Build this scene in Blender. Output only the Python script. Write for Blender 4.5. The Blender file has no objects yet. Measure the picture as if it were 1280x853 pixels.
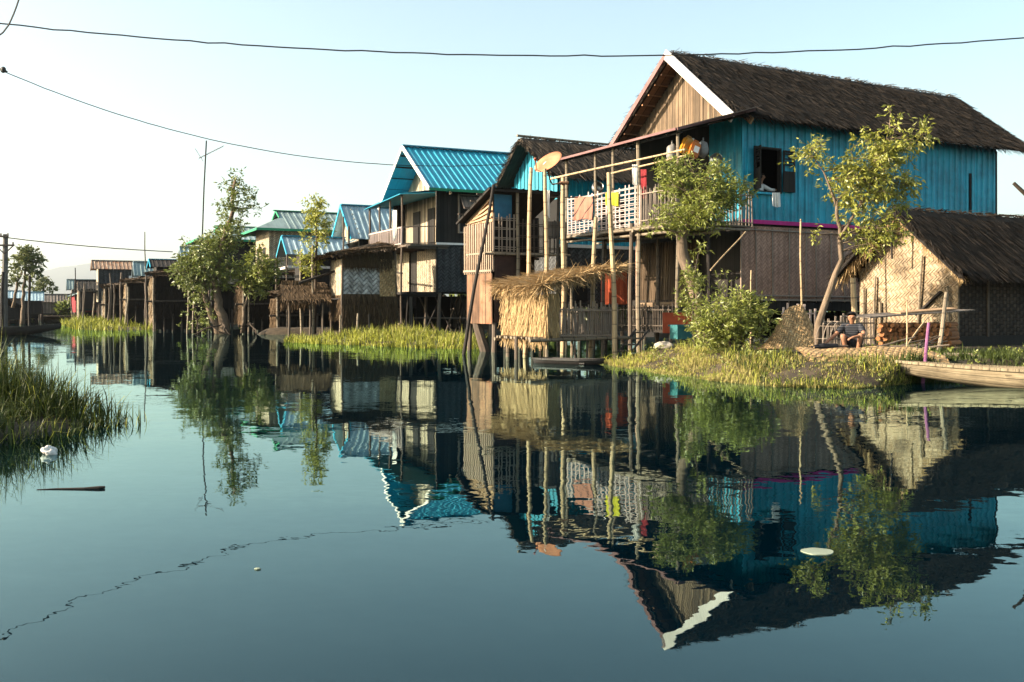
import bpy, math, random
from mathutils import Vector, Matrix, noise as mnoise
R = math.radians
rnd = random.Random(11)
F, CX, HY, CH = 1244.0, 640.0, 387.0, 1.3      # lens in pixels of the 1280 photograph, horizon row, eye height
SC = bpy.context.scene
COL = SC.collection
def V(*a): return Vector(a)
def P(px, py, D): return Vector(((px-CX)/F*D, D, CH-(py-HY)/F*D))
def G(px, py, z=0.0):
    D = (CH-z)*F/(py-HY); return Vector(((px-CX)/F*D, D, z))

# ------------------------------------------------------------------ mesh builder
class MB:
    def __init__(s): s.v=[]; s.f=[]; s.uv=[]; s.sm=[]
    def face(s, pts, uvs=None, smooth=False):
        n0=len(s.v); s.v.extend([tuple(p) for p in pts]); s.f.append(tuple(range(n0,n0+len(pts))))
        if uvs is None:
            a,b,c=Vector(pts[0]),Vector(pts[1]),Vector(pts[2]); n=(b-a).cross(c-a)
            if n.length<1e-12: n=Vector((0,0,1))
            n.normalize()
            if abs(n.z)>.95: t=Vector((1,0,0)); bb=Vector((0,1,0))
            else: t=Vector((0,0,1)).cross(n).normalized(); bb=n.cross(t)
            uvs=[(Vector(p).dot(t),Vector(p).dot(bb)) for p in pts]
        s.uv.extend(uvs); s.sm.append(smooth)
    def obox(s,o,a,b,c):
        o,a,b,c=map(Vector,(o,a,b,c))
        if a.cross(b).dot(c)<0: a,b=b,a
        p=[o,o+a,o+a+b,o+b,o+c,o+a+c,o+a+b+c,o+b+c]
        for q in ((3,2,1,0),(4,5,6,7),(0,1,5,4),(1,2,6,5),(2,3,7,6),(3,0,4,7)): s.face([p[i] for i in q])
    def box(s,x0,x1,y0,y1,z0,z1): s.obox((x0,y0,z0),(x1-x0,0,0),(0,y1-y0,0),(0,0,z1-z0))
    def bar(s,p,q,w,h=None,up=(0,0,1)):
        p,q=Vector(p),Vector(q); h=h or w; d=q-p; L=d.length; d.normalize(); up=Vector(up)
        if abs(d.dot(up))>.98: up=Vector((0,1,0))
        a=d.cross(up).normalized(); b=a.cross(d)
        o=p-a*w/2-b*h/2
        pts=[o,o+a*w,o+a*w+b*h,o+b*h]; e=[x+d*L for x in pts]
        s.face([pts[3],pts[2],pts[1],pts[0]]); s.face(e)
        per=[0,w,w+h,2*w+h,2*w+2*h]
        for i in range(4):
            j=(i+1)%4
            s.face([pts[i],pts[j],e[j],e[i]],[(per[i],0),(per[i+1],0),(per[i+1],L),(per[i],L)])
    def tube(s,pts,r,n=6,cap=True):
        pts=[Vector(p) for p in pts]; rs=r if isinstance(r,(list,tuple)) else [r]*len(pts)
        u0=rnd.random()*10; v0=rnd.random()*10
        d0=(pts[1]-pts[0]).normalized(); a=d0.orthogonal().normalized(); rings=[]; L=v0
        for i,p in enumerate(pts):
            if i==0: d=pts[1]-pts[0]
            elif i==len(pts)-1: d=pts[-1]-pts[-2]
            else: d=pts[i+1]-pts[i-1]
            d.normalize(); a=(a-d*a.dot(d)); 
            if a.length<1e-6: a=d.orthogonal()
            a.normalize(); b=d.cross(a)
            if i: L+=(p-pts[i-1]).length
            rings.append(([p+(a*math.cos(2*math.pi*k/n)+b*math.sin(2*math.pi*k/n))*rs[i] for k in range(n)],L))
        for i in range(len(pts)-1):
            A,la=rings[i]; B,lb=rings[i+1]
            for k in range(n):
                j=(k+1)%n; c=2*math.pi*max(rs)/n
                s.face([A[k],A[j],B[j],B[k]],[(u0+k*c,la),(u0+(k+1)*c,la),(u0+(k+1)*c,lb),(u0+k*c,lb)],True)
        if cap:
            s.face(list(reversed(rings[0][0]))); s.face(rings[-1][0])
    def blade(s,p,d,l,w,side=None,taper=.35,uo=None):
        p,d=Vector(p),Vector(d).normalized()
        sd=Vector(side) if side is not None else d.cross(Vector((rnd.uniform(-1,1),rnd.uniform(-1,1),rnd.uniform(-1,1))))
        if sd.length<1e-6: sd=d.orthogonal()
        sd.normalize(); u=uo if uo is not None else rnd.random()*60
        e=p+d*l
        s.face([p-sd*w/2,p+sd*w/2,e+sd*w*taper/2,e-sd*w*taper/2],[(u,0),(u+w,0),(u+w,l),(u,l)])
    def leaf(s,p,d,l,w):
        d=Vector(d).normalized(); sd=d.cross(Vector((rnd.gauss(0,1),rnd.gauss(0,1),rnd.gauss(0,1))))
        if sd.length<1e-6: sd=d.orthogonal()
        sd.normalize(); u=rnd.random()*50; m=Vector(p)+d*l*.45+d.cross(sd)*l*.06
        s.face([Vector(p),m+sd*w/2,Vector(p)+d*l,m-sd*w/2],[(u,0),(u+.01,.4),(u,1),(u-.01,.4)])
    def ell(s,c,r,nu=12,nv=8,smooth=True):
        c=Vector(c); rx,ry,rz=r
        def pt(i,j):
            t=2*math.pi*i/nu; f=math.pi*j/nv
            return c+Vector((rx*math.sin(f)*math.cos(t),ry*math.sin(f)*math.sin(t),-rz*math.cos(f)))
        for j in range(nv):
            for i in range(nu):
                q=[pt(i,j),pt(i+1,j),pt(i+1,j+1),pt(i,j+1)]; uv=[(i/nu,j/nv),((i+1)/nu,j/nv),((i+1)/nu,(j+1)/nv),(i/nu,(j+1)/nv)]
                if j==0: q=[q[0],q[2],q[3]]; uv=[uv[0],uv[2],uv[3]]
                elif j==nv-1: q=q[:3]; uv=uv[:3]
                s.face(q,uv,smooth)
    def build(s,name,mat,parent=None,origin=None,label=None,weld=False):
        me=bpy.data.meshes.new(name)
        o0=Vector(origin) if origin is not None else Vector((0,0,0))
        vs=[tuple(Vector(p)-o0) for p in s.v] if origin is not None else s.v
        me.from_pydata(vs,[],s.f)
        uvl=me.uv_layers.new(name='UVMap')
        flat=[c for u in s.uv for c in u]; uvl.data.foreach_set('uv',flat)
        me.polygons.foreach_set('use_smooth',s.sm)
        if weld:
            import bmesh
            bm=bmesh.new(); bm.from_mesh(me); bmesh.ops.remove_doubles(bm,verts=bm.verts,dist=1e-4); bm.to_mesh(me); bm.free()
        me.materials.append(mat); me.update()
        ob=bpy.data.objects.new(name,me); COL.objects.link(ob)
        if parent is not None: ob.parent=parent
        if origin is not None: ob.location=o0
        if label: ob['label']=label
        return ob

def thing(name,label,cat,loc=(0,0,0),rz=0.0,group=None):
    o=bpy.data.objects.new(name,None); COL.objects.link(o); o.empty_display_size=.3
    o.location=loc; o.rotation_euler=(0,0,rz); o['label']=label; o['category']=cat
    if group: o['group']=group
    return o
def tag(o,label,cat,group=None):
    o['label']=label; o['category']=cat
    if group: o['group']=group
    return o
def kind(o,k,label=None,cat=None):
    o['kind']=k
    if label: o['label']=label
    if cat: o['category']=cat
    return o

# ------------------------------------------------------------------ materials
class NG:
    def __init__(s,name):
        s.m=bpy.data.materials.new(name); s.m.use_nodes=True; s.t=s.m.node_tree; s.t.nodes.clear()
    def n(s,typ,**kw):
        nd=s.t.nodes.new(typ)
        for k,v in kw.items(): setattr(nd,k,v)
        return nd
    def link(s,a,b): s.t.links.new(a,b)
    def val(s,sock,v):
        if hasattr(v,'is_linked'): s.link(v,sock)
        else: sock.default_value=v
    def math(s,op,a,b=None,c=None):
        nd=s.n('ShaderNodeMath',operation=op); s.val(nd.inputs[0],a)
        if b is not None: s.val(nd.inputs[1],b)
        if c is not None: s.val(nd.inputs[2],c)
        return nd.outputs[0]
    def mix(s,f,a,b,typ='MIX'):
        nd=s.n('ShaderNodeMix',data_type='RGBA',blend_type=typ,clamp_result=False)
        s.val(nd.inputs[0],f); s.val(nd.inputs[6],a); s.val(nd.inputs[7],b); return nd.outputs[2]
    def noise(s,vec,scale,detail=5,rough=.6,dist=0):
        nd=s.n('ShaderNodeTexNoise'); s.link(vec,nd.inputs['Vector']); nd.inputs['Scale'].default_value=scale
        nd.inputs['Detail'].default_value=detail; nd.inputs['Roughness'].default_value=rough; nd.inputs['Distortion'].default_value=dist
        return nd
    def ramp(s,f,stops):
        nd=s.n('ShaderNodeValToRGB'); s.link(f,nd.inputs[0]); e=nd.color_ramp.elements
        while len(e)<len(stops): e.new(.5)
        for i,(p,c) in enumerate(stops): e[i].position=p; e[i].color=c if len(c)==4 else (*c,1)
        return nd.outputs[0]
    def smooth(s,x,a,b):
        nd=s.n('ShaderNodeMapRange',interpolation_type='SMOOTHSTEP'); s.val(nd.inputs[0],x)
        nd.inputs[1].default_value=a; nd.inputs[2].default_value=b; return nd.outputs[0]
def c4(c): return (*c,1) if len(c)==3 else c
MC={}
def M(name,c1,c2=None,sc=(8,8),rough=.85,bump=.35,plank=None,ring=None,weave=None,ang=0,metal=0.0,stain=.5,
      trans=0.0,rust=None,big=None,spec=.3,bs=.01,stripes=None,wc=1.0):
    if name in MC: return MC[name]
    g=NG(name); c2=c2 or tuple(x*.6 for x in c1)
    uv=g.n('ShaderNodeTexCoord').outputs['UV']
    oi=g.n('ShaderNodeObjectInfo')
    mp=g.n('ShaderNodeMapping'); g.link(uv,mp.inputs[0]); mp.inputs['Scale'].default_value=(sc[0],sc[1],1)
    cmb=g.n('ShaderNodeCombineXYZ'); g.link(g.math('MULTIPLY',oi.outputs['Random'],37.0),cmb.inputs[0]); g.link(g.math('MULTIPLY',oi.outputs['Random'],91.0),cmb.inputs[1])
    g.link(cmb.outputs[0],mp.inputs['Location'])
    nz=g.noise(mp.outputs[0],1.0,6,.68)
    col=g.ramp(nz.outputs[0],[(.3,c4(c2)),(.68,c4(c1))])
    h=nz.outputs[0]
    sep=g.n('ShaderNodeSeparateXYZ'); src=uv
    if ang:
        m2=g.n('ShaderNodeMapping'); g.link(uv,m2.inputs[0]); m2.inputs['Rotation'].default_value=(0,0,R(ang)); src=m2.outputs[0]
    g.link(src,sep.inputs[0]); u,v=sep.outputs[0],sep.outputs[1]
    mul=None
    if plank or ring:
        q=g.math('DIVIDE',u if plank else v,plank or ring)
        fl=g.math('FLOOR',q); fr=g.math('FRACT',q)
        wn=g.n('ShaderNodeTexWhiteNoise',noise_dimensions='1D'); g.link(fl,wn.inputs['W'])
        br=g.math('MULTIPLY_ADD',wn.outputs[0],.75 if plank else .12,.5 if plank else .9)
        edge=g.math('MULTIPLY',g.smooth(fr,.0,.1),g.smooth(fr,1.0,.93))
        gap=g.math('MULTIPLY_ADD',edge,.9 if plank else .6,.1 if plank else .4)
        mul=g.math('MULTIPLY',br,gap); h=g.math('MULTIPLY_ADD',edge,.8,h)
    if weave:
        su,sv=(weave,weave) if not isinstance(weave,tuple) else weave
        qu=g.math('DIVIDE',u,su); qv=g.math('DIVIDE',v,sv); fu=g.math('FRACT',qu); fv=g.math('FRACT',qv)
        par=g.math('FLOORED_MODULO',g.math('ADD',g.math('FLOOR',qu),g.math('FLOOR',qv)),4.0 if ang else 2.0)
        sel=g.math('LESS_THAN',par,1.5 if ang else .5)
        def prof(x): return g.math('SUBTRACT',1.0,g.math('POWER',g.math('ABSOLUTE',g.math('MULTIPLY_ADD',x,2.0,-1.0)),3.0))
        pu,pv=prof(fu),prof(fv)
        hh=g.math('ADD',g.math('MULTIPLY',sel,pu),g.math('MULTIPLY',g.math('SUBTRACT',1.0,sel),pv))
        w3=g.n('ShaderNodeTexWhiteNoise',noise_dimensions='2D'); cc=g.n('ShaderNodeCombineXYZ')
        g.link(g.math('FLOOR',qu),cc.inputs[0]); g.link(g.math('FLOOR',qv),cc.inputs[1]); g.link(cc.outputs[0],w3.inputs['Vector'])
        b=g.math('MULTIPLY_ADD',sel,.35,.6); b=g.math('MULTIPLY_ADD',w3.outputs[0],.35,b)
        mul=g.math('MULTIPLY_ADD',g.math('MULTIPLY',b,g.math('MULTIPLY_ADD',hh,.75,.25)),wc,.72*(1-wc)); h=g.math('ADD',h,hh)
    if stain:
        st=g.noise(uv,big or .9,4,.65); sm=g.math('MULTIPLY_ADD',g.smooth(st.outputs[0],.3,.65),stain,1-stain*.85)
        mul=sm if mul is None else g.math('MULTIPLY',mul,sm)
    if mul is not None: 
        cc=g.n('ShaderNodeCombineXYZ')
        for i in range(3): g.link(mul,cc.inputs[i])
        col=g.mix(1.0,col,cc.outputs[0],'MULTIPLY')
    if rust:
        rn=g.noise(uv,rust[1],6,.7,.6); col=g.mix(g.math('MULTIPLY',g.smooth(rn.outputs[0],rust[2],rust[2]+.13),.9),col,c4(rust[0]))
    if stripes:   # (colour, period, width, angle)
        m3=g.n('ShaderNodeMapping'); g.link(uv,m3.inputs[0]); m3.inputs['Rotation'].default_value=(0,0,R(stripes[3]))
        s3=g.n('ShaderNodeSeparateXYZ'); g.link(m3.outputs[0],s3.inputs[0])
        fr=g.math('FRACT',g.math('DIVIDE',s3.outputs[0],stripes[1])); col=g.mix(g.math('LESS_THAN',fr,stripes[2]),col,c4(stripes[0]))
    hs=g.n('ShaderNodeHueSaturation'); g.link(g.math('MULTIPLY_ADD',oi.outputs['Random'],.3,.85),hs.inputs['Value']); g.link(col,hs.inputs['Color']); col=hs.outputs[0]
    b=g.n('ShaderNodeBsdfPrincipled'); g.link(col,b.inputs['Base Color']); b.inputs['Roughness'].default_value=rough
    b.inputs['Metallic'].default_value=metal; b.inputs['Specular IOR Level'].default_value=spec
    if bump:
        bp=g.n('ShaderNodeBump'); bp.inputs['Strength'].default_value=bump; bp.inputs['Distance'].default_value=bs; g.link(h,bp.inputs['Height']); g.link(bp.outputs[0],b.inputs['Normal'])
    out=g.n('ShaderNodeOutputMaterial'); sh=b.outputs[0]
    if trans:
        tr=g.n('ShaderNodeBsdfTranslucent'); g.link(col,tr.inputs[0]); mx=g.n('ShaderNodeMixShader'); mx.inputs[0].default_value=trans
        g.link(sh,mx.inputs[1]); g.link(tr.outputs[0],mx.inputs[2]); sh=mx.outputs[0]
    g.link(sh,out.inputs[0]); MC[name]=g.m; return g.m

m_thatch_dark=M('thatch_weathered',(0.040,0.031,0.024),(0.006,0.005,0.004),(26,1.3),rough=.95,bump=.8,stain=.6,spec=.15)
m_thatch_brown=M('thatch_brown',(0.120,0.080,0.045),(0.018,0.012,0.008),(26,1.3),rough=.95,bump=.8,stain=.6,spec=.15)
m_thatch_straw=M('thatch_straw',(0.600,0.430,0.220),(0.120,0.070,0.030),(30,1.2),rough=.9,bump=.8,stain=.35,trans=.12)
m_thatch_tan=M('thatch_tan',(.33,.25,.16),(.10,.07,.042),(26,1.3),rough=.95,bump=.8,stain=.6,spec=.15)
m_thatch_grey=M('thatch_grey_brown',(0.085,0.068,0.052),(0.015,0.012,0.010),(28,1.3),rough=.95,bump=.8,stain=.5,spec=.15)
m_teal=M('teal_painted_tin',(0.000,0.370,0.530),(0.000,0.170,0.265),(13,.3),rough=.5,bump=.15,stain=.5,rust=((.05,.12,.13),2.2,.64),spec=.4)
m_teal_light=M('teal_bright_tin',(0.015,0.240,0.340),(0.010,0.170,0.240),(7,.6),rough=.5,bump=.1,stain=.3,spec=.4)
m_blue_roof=M('blue_roof_tin',(0.012,0.230,0.330),(0.008,0.160,0.240),(9,.5),rough=.4,bump=.1,stain=.25,spec=.5)
m_blue_under=M('blue_roof_edge',(.02,.3,.45),(.015,.22,.33),(9,.5),rough=.5,bump=.1,stain=.2)
m_pale_roof=M('pale_blue_tin',(.34,.45,.49),(.22,.31,.35),(9,.6),rough=.4,bump=.12,stain=.3,rust=((.2,.14,.1),1.3,.68),spec=.5)
m_green_roof=M('grey_green_tin',(.23,.30,.29),(.15,.21,.21),(9,.6),rough=.45,bump=.12,stain=.35,rust=((.16,.11,.08),1.2,.66),spec=.4)
m_rust_roof=M('rusty_tin',(.36,.27,.2),(.17,.09,.05),(5,.9),rough=.7,bump=.2,stain=.4,rust=((.2,.08,.035),1.4,.5))
m_weave_brown=M('woven_bamboo_brown',(0.600,0.370,0.270),(0.380,0.220,0.150),(9,9),bump=.35,weave=.085,ang=45,wc=.5,stain=.3,bs=.02)
m_weave_grey=M('woven_bamboo_grey',(0.085,0.087,0.090),(0.030,0.030,0.031),(9,9),bump=.8,weave=.12,ang=45,stain=.4,bs=.02)
m_weave_zig=M('woven_bamboo_zigzag',(0.460,0.460,0.450),(0.140,0.135,0.130),(3,3),bump=.8,weave=.16,ang=45,stain=.3,bs=.02)
m_weave_cream=M('woven_bamboo_cream',(0.500,0.420,0.310),(0.280,0.210,0.130),(6,6),bump=.8,weave=.1,ang=45,stain=.35,bs=.02)
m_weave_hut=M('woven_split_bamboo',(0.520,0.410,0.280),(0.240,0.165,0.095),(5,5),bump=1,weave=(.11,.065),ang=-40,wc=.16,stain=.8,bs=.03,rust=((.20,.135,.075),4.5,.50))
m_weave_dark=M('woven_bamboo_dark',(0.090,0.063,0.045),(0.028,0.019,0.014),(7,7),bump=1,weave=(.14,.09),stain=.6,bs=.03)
m_mat=M('woven_straw_mat',(.58,.40,.20),(.30,.17,.07),(9,9),bump=1,weave=(.11,.07),ang=20,wc=.45,stain=.6,bs=.03,rust=((.62,.5,.32),5,.58))
m_gable=M('split_bamboo_boards',(0.250,0.175,0.110),(0.075,0.050,0.030),(20,.7),plank=.11,bump=.5,stain=.35)
m_plank_dark=M('dark_weathered_planks',(0.026,0.021,0.018),(0.011,0.009,0.007),(22,.7),plank=.2,bump=.5,stain=.4)
m_plank_grey=M('grey_weathered_planks',(0.188,0.161,0.139),(0.090,0.075,0.064),(22,.7),plank=.19,bump=.5,stain=.4)
m_plank_cream=M('cream_planks',(0.460,0.390,0.290),(0.280,0.220,0.150),(18,.7),plank=.24,bump=.4,stain=.35)
m_wood=M('weathered_wood',(0.140,0.110,0.085),(0.050,0.037,0.028),(40,1.6),bump=.5,stain=.35)
m_wood_dark=M('dark_wet_wood',(0.025,0.020,0.017),(0.009,0.007,0.006),(40,1.6),bump=.5,stain=.3)
m_board=M('raw_board',(.46,.31,.19),(.27,.16,.085),(28,1.2),bump=.4,stain=.4)
m_bamboo=M('bamboo_grey_tan',(0.270,0.220,0.155),(0.100,0.075,0.050),(60,1.4),ring=.34,bump=.4,stain=.3,rough=.6)
m_bamboo_gold=M('bamboo_golden',(0.480,0.360,0.220),(0.280,0.190,0.100),(60,1.4),ring=.36,bump=.35,stain=.25,rough=.5)
m_bamboo_dark=M('bamboo_smoky',(0.090,0.069,0.051),(0.036,0.027,0.020),(60,1.4),ring=.34,bump=.4,stain=.3,rough=.7)
m_picket=M('bamboo_slats',(0.330,0.270,0.220),(0.160,0.120,0.090),(50,1.2),bump=.4,stain=.3,rough=.7)
m_picket_pale=M('bamboo_slats_pale',(0.450,0.380,0.360),(0.270,0.210,0.190),(50,1.2),bump=.35,stain=.3,rough=.7)
m_outhouse=M('pale_bamboo_panel',(0.480,0.380,0.300),(0.300,0.210,0.140),(40,1),plank=.13,bump=.5,stain=.35)
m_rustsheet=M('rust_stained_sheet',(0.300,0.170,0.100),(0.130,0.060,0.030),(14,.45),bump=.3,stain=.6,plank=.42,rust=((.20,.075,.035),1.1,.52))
m_rust_shaded=M('shade_darkened_rusty_sheet',(0.054,0.027,0.019),(0.024,0.013,0.011),(6,6),bump=.2,stain=.5)  # rusty sheet colour darkened for the sides in shade
m_white=M('white_board',(.78,.73,.69),(.62,.56,.52),(30,1),bump=.2,stain=.15)
m_pinkish=M('faded_maroon_board',(0.240,0.130,0.125),(0.140,0.070,0.070),(30,1),bump=.2,stain=.3)
m_magenta=M('magenta_strip',(.45,.03,.2),(.32,.02,.14),(10,1),bump=.1,stain=.2)
m_greenfas=M('green_fascia',(.03,.26,.13),(.02,.17,.09),(10,1),bump=.1,stain=.2)
m_soffit=M('orange_brown_lining',(0.264,0.136,0.068),(0.136,0.064,0.032),(4,18),plank=.3,bump=.5,stain=.3)
m_dark=M('painted_dark',(0.009,0.008,0.007),(0.005,0.004,0.004),(3,3),bump=0,stain=.3)  # near-black colour standing in for shade indoors, in openings and under floors
m_mud=M('bank_soil',(0.077,0.056,0.035),(0.028,0.021,0.014),(3,3),bump=.8,stain=.5,bs=.05)
m_orange=M('orange_red_sheet',(0.360,0.070,0.025),(0.240,0.040,0.016),(4,4),bump=.2,stain=.3)
m_leaf_a=M('olive_leaf',(0.250,0.270,0.050),(0.100,0.130,0.022),(1,1),rough=.45,bump=0,stain=0,trans=.3,spec=.5)
m_leaf_b=M('deep_leaf',(0.190,0.220,0.045),(0.070,0.095,0.020),(1,1),rough=.45,bump=0,stain=0,trans=.28,spec=.5)
m_leaf_c=M('yellow_green_leaf',(0.360,0.360,0.060),(0.160,0.180,0.030),(1,1),rough=.4,bump=0,stain=0,trans=.32,spec=.5)
m_leaf_far=M('hazy_leaf',(.15,.17,.06),(.07,.085,.03),(1,1),rough=.6,bump=0,stain=0,trans=.25)
m_grass_y=M('sunny_grass',(0.360,0.360,0.050),(0.190,0.215,0.030),(1,1),rough=.6,bump=0,stain=0,trans=.3)
m_grass_g=M('green_grass',(0.075,0.100,0.015),(0.022,0.034,0.006),(1,1),rough=.6,bump=0,stain=0,trans=.25)
m_grass_dry=M('dry_grass',(0.360,0.300,0.110),(0.120,0.115,0.030),(1,1),rough=.7,bump=0,stain=0,trans=.25)
m_bark=M('pale_bark',(0.200,0.145,0.100),(0.070,0.050,0.033),(14,3),bump=.9,stain=.4,bs=.03)
m_bark_dark=M('dark_bark',(0.072,0.051,0.036),(0.024,0.018,0.013),(14,3),bump=.9,stain=.4,bs=.03)
m_boat=M('grey_gold_boat_planks',(0.420,0.340,0.220),(0.150,0.115,0.070),(2.2,22),bump=.6,stain=.65,rough=.8,ring=.11,rust=((.09,.07,.045),2.5,.56))
m_boat_dark=M('tarred_boat',(.022,.019,.018),(.012,.01,.01),(2,18),bump=.3,stain=.3,rough=.5)
m_log=M('split_firewood',(0.400,0.170,0.065),(0.190,0.075,0.030),(20,2),bump=.6,stain=.4)
m_skin=M('warm_skin',(.28,.14,.08),(.23,.11,.065),(6,6),bump=0,stain=.1,rough=.5)
m_hair=M('black_hair',(.012,.01,.009),(.006,.005,.005),(40,6),bump=.2,stain=0,rough=.4)
m_shirt=M('navy_striped_cloth',(0.018,0.020,0.028),(0.010,0.012,0.017),(8,8),bump=.3,stain=.2,stripes=((.06,.063,.07),.05,.2,90))
m_shorts=M('dark_cloth',(.02,.02,.024),(.012,.012,.015),(8,8),bump=.3,stain=.2)
m_sackcloth=M('grimy_sack',(.42,.38,.32),(.25,.22,.18),(7,7),bump=.8,stain=.5)
m_whitecloth=M('white_cloth',(.74,.72,.68),(.58,.55,.52),(5,5),bump=.4,stain=.2)
m_browncloth=M('brown_pink_cloth',(0.270,0.120,0.080),(0.200,0.085,0.060),(5,5),bump=.3,stain=.2,stripes=((.012,.01,.01),.42,.1,48))
m_yellowcloth=M('yellow_cloth',(0.330,0.310,0.015),(0.270,0.250,0.012),(5,5),bump=.3,stain=.2)
m_redcloth=M('red_cloth',(0.220,0.012,0.018),(0.140,0.008,0.012),(5,5),bump=.3,stain=.3)
m_can_y=M('yellow_plastic',(0.420,0.200,0.012),(0.340,0.150,0.010),(2,2),bump=0,stain=.2,rough=.4)
m_can_o=M('orange_plastic',(0.420,0.120,0.012),(0.340,0.090,0.010),(2,2),bump=0,stain=.2,rough=.4)
m_plasticbag=M('cloudy_plastic_bag',(0.250,0.240,0.230),(0.160,0.150,0.140),(6,6),bump=.6,stain=.2,rough=.35,trans=.2)
m_pot=M('dull_aluminium',(.42,.41,.40),(.3,.29,.28),(4,4),bump=.1,stain=.3,rough=.35,metal=.9)
m_dish=M('rusty_orange_dish',(0.480,0.210,0.110),(0.400,0.150,0.070),(5,5),bump=.1,stain=.35,rust=((.3,.09,.04),3,.66),rough=.55)
m_wire=M('black_cable',(.02,.018,.017),(.012,.011,.01),(4,4),bump=0,stain=0,rough=.6)
m_steel=M('grey_steel',(.25,.25,.25),(.15,.15,.15),(8,8),bump=.1,stain=.3,metal=.6,rough=.5)
m_purple=M('purple_painted_pole',(0.250,0.095,0.200),(0.150,0.050,0.120),(30,2),bump=.3,stain=.35,rust=((.6,.5,.52),5,.6))
m_tealbox=M('teal_crate',(.03,.15,.16),(.02,.10,.11),(5,5),bump=.2,stain=.3)
m_pad=M('pale_floating_leaf',(0.240,0.280,0.210),(0.170,0.200,0.150),(9,9),bump=.2,stain=.3,rough=.5)
m_hill=M('hill_forest',(.10,.12,.09),(.07,.085,.06),(.01,.01),bump=0,stain=.3,big=.002)
m_tarp=M('blue_tarp',(.01,.13,.24),(.007,.09,.17),(4,4),bump=.3,stain=.3,rough=.5)
m_concrete=M('grey_concrete_pole',(.12,.11,.10),(.06,.055,.05),(8,2),bump=.3,stain=.3)

# ------------------------------------------------------------------ shape helpers
def corr(mb,o,U,Vd,wu,lv,period=.3,depth=.025,N=None):
    o,U,Vd=Vector(o),Vector(U).normalized(),Vector(Vd).normalized(); N=Vector(N) if N is not None else U.cross(Vd)
    prof=[(0,0),(.6,0),(.68,1),(.9,1)]; pts=[]; k=0; x=0
    while x<wu:
        for a,h in prof:
            q=(k+a)*period
            if q<wu: pts.append((q,h*depth))
        k+=1; x=k*period
    pts.append((wu,pts[-1][1]))
    for (a,ha),(b,hb) in zip(pts,pts[1:]):
        mb.face([o+U*a+N*ha,o+U*b+N*hb,o+U*b+N*hb+Vd*lv,o+U*a+N*ha+Vd*lv],[(a,0),(b,0),(b,lv),(a,lv)])
def metal_slope(mb,a,b,c,d,period=.3,depth=.03,up=True):
    """a,b eave corners, d,c ridge corners above them; ribs run up the slope."""
    a,b,c,d=map(Vector,(a,b,c,d)); U=b-a; W=d-a; n=U.cross(W).normalized()
    if n.z<0: n=-n
    corr(mb,a,U,W,U.length,W.length,period,depth,n)
    e=n*-.03
    mb.face([a+e,d+e,c+e,b+e])
    mb.face([a,a+e,b+e,b]); mb.face([a,d,d+e,a+e]); mb.face([b,b+e,c+e,c])
def thatch_slope(mb,a,b,c,d,thick=.14,n=1500,bl=.5,bw=.03,lift=.1,fringe=300,verge=(True,True),droop=.5,courses=0):
    """a,b eave corners, d (over a) and c (over b) ridge corners."""
    a,b,c,d=map(Vector,(a,b,c,d)); nn=(b-a).cross(d-a).normalized()
    if nn.z<0: nn=-nn
    t=nn*thick
    for q in ([a+t,b+t,c+t,d+t],[a,d,c,b],[a,b,b+t,a+t],[b,c,c+t,b+t],[d,a,a+t,d+t]): mb.face(q)
    for i in range(n):
        u=rnd.random(); v=rnd.random()**.9
        if courses: v=min(.999,(math.floor(v*courses)+rnd.random()*.35+.1)/courses)
        p=(a*(1-u)+b*u)*(1-v)+(d*(1-u)+c*u)*v+t
        dn=((a*(1-u)+b*u)-(d*(1-u)+c*u)).normalized(); sd=(b-a).normalized()
        dr=dn+sd*rnd.gauss(0,.14)+nn*rnd.uniform(-.02,lift)
        mb.blade(p,dr,bl*rnd.uniform(.5,1.2),bw*rnd.uniform(.6,1.6),side=sd+nn*rnd.gauss(0,.35))
    dn0=(a-d).normalized(); sd=(b-a).normalized()
    for i in range(fringe):
        u=rnd.random(); p=a*(1-u)+b*u-dn0*.12+t*rnd.uniform(-.1,1)
        mb.blade(p,dn0*.8+sd*rnd.gauss(0,.18)+Vector((0,0,-1))*rnd.uniform(0,droop),rnd.uniform(.2,.42),bw*rnd.uniform(.5,1.3),side=sd+nn*rnd.gauss(0,.4))
    for k,(s,e,ok) in enumerate(((a,d,verge[0]),(b,c,verge[1]))):
        if not ok: continue
        L=(e-s).length; out=-sd if k==0 else sd
        for i in range(int(L*fringe/(b-a).length*.9)+int(L*14)):
            u=rnd.random(); p=s*(1-u)+e*u+t*rnd.uniform(0,1.1)
            mb.blade(p,out*rnd.uniform(.15,.7)+dn0*rnd.uniform(.4,1)+nn*rnd.uniform(-.1,.12),rnd.uniform(.15,.34),bw*rnd.uniform(.5,1.2))
def ridge_thatch(mb,a,b,n,w=.35,bw=.03):
    a,b=Vector(a),Vector(b); ax=(b-a).normalized(); sd=ax.cross(Vector((0,0,1)))
    for i in range(n):
        p=a.lerp(b,rnd.random())+Vector((0,0,rnd.uniform(.0,.05)))
        mb.blade(p-sd*0,ax*rnd.gauss(0,.5)+sd*rnd.choice((-1,1))*rnd.uniform(.5,1)+Vector((0,0,rnd.uniform(-.5,.12))),w*rnd.uniform(.4,1.1),bw*rnd.uniform(.6,1.4))
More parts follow.
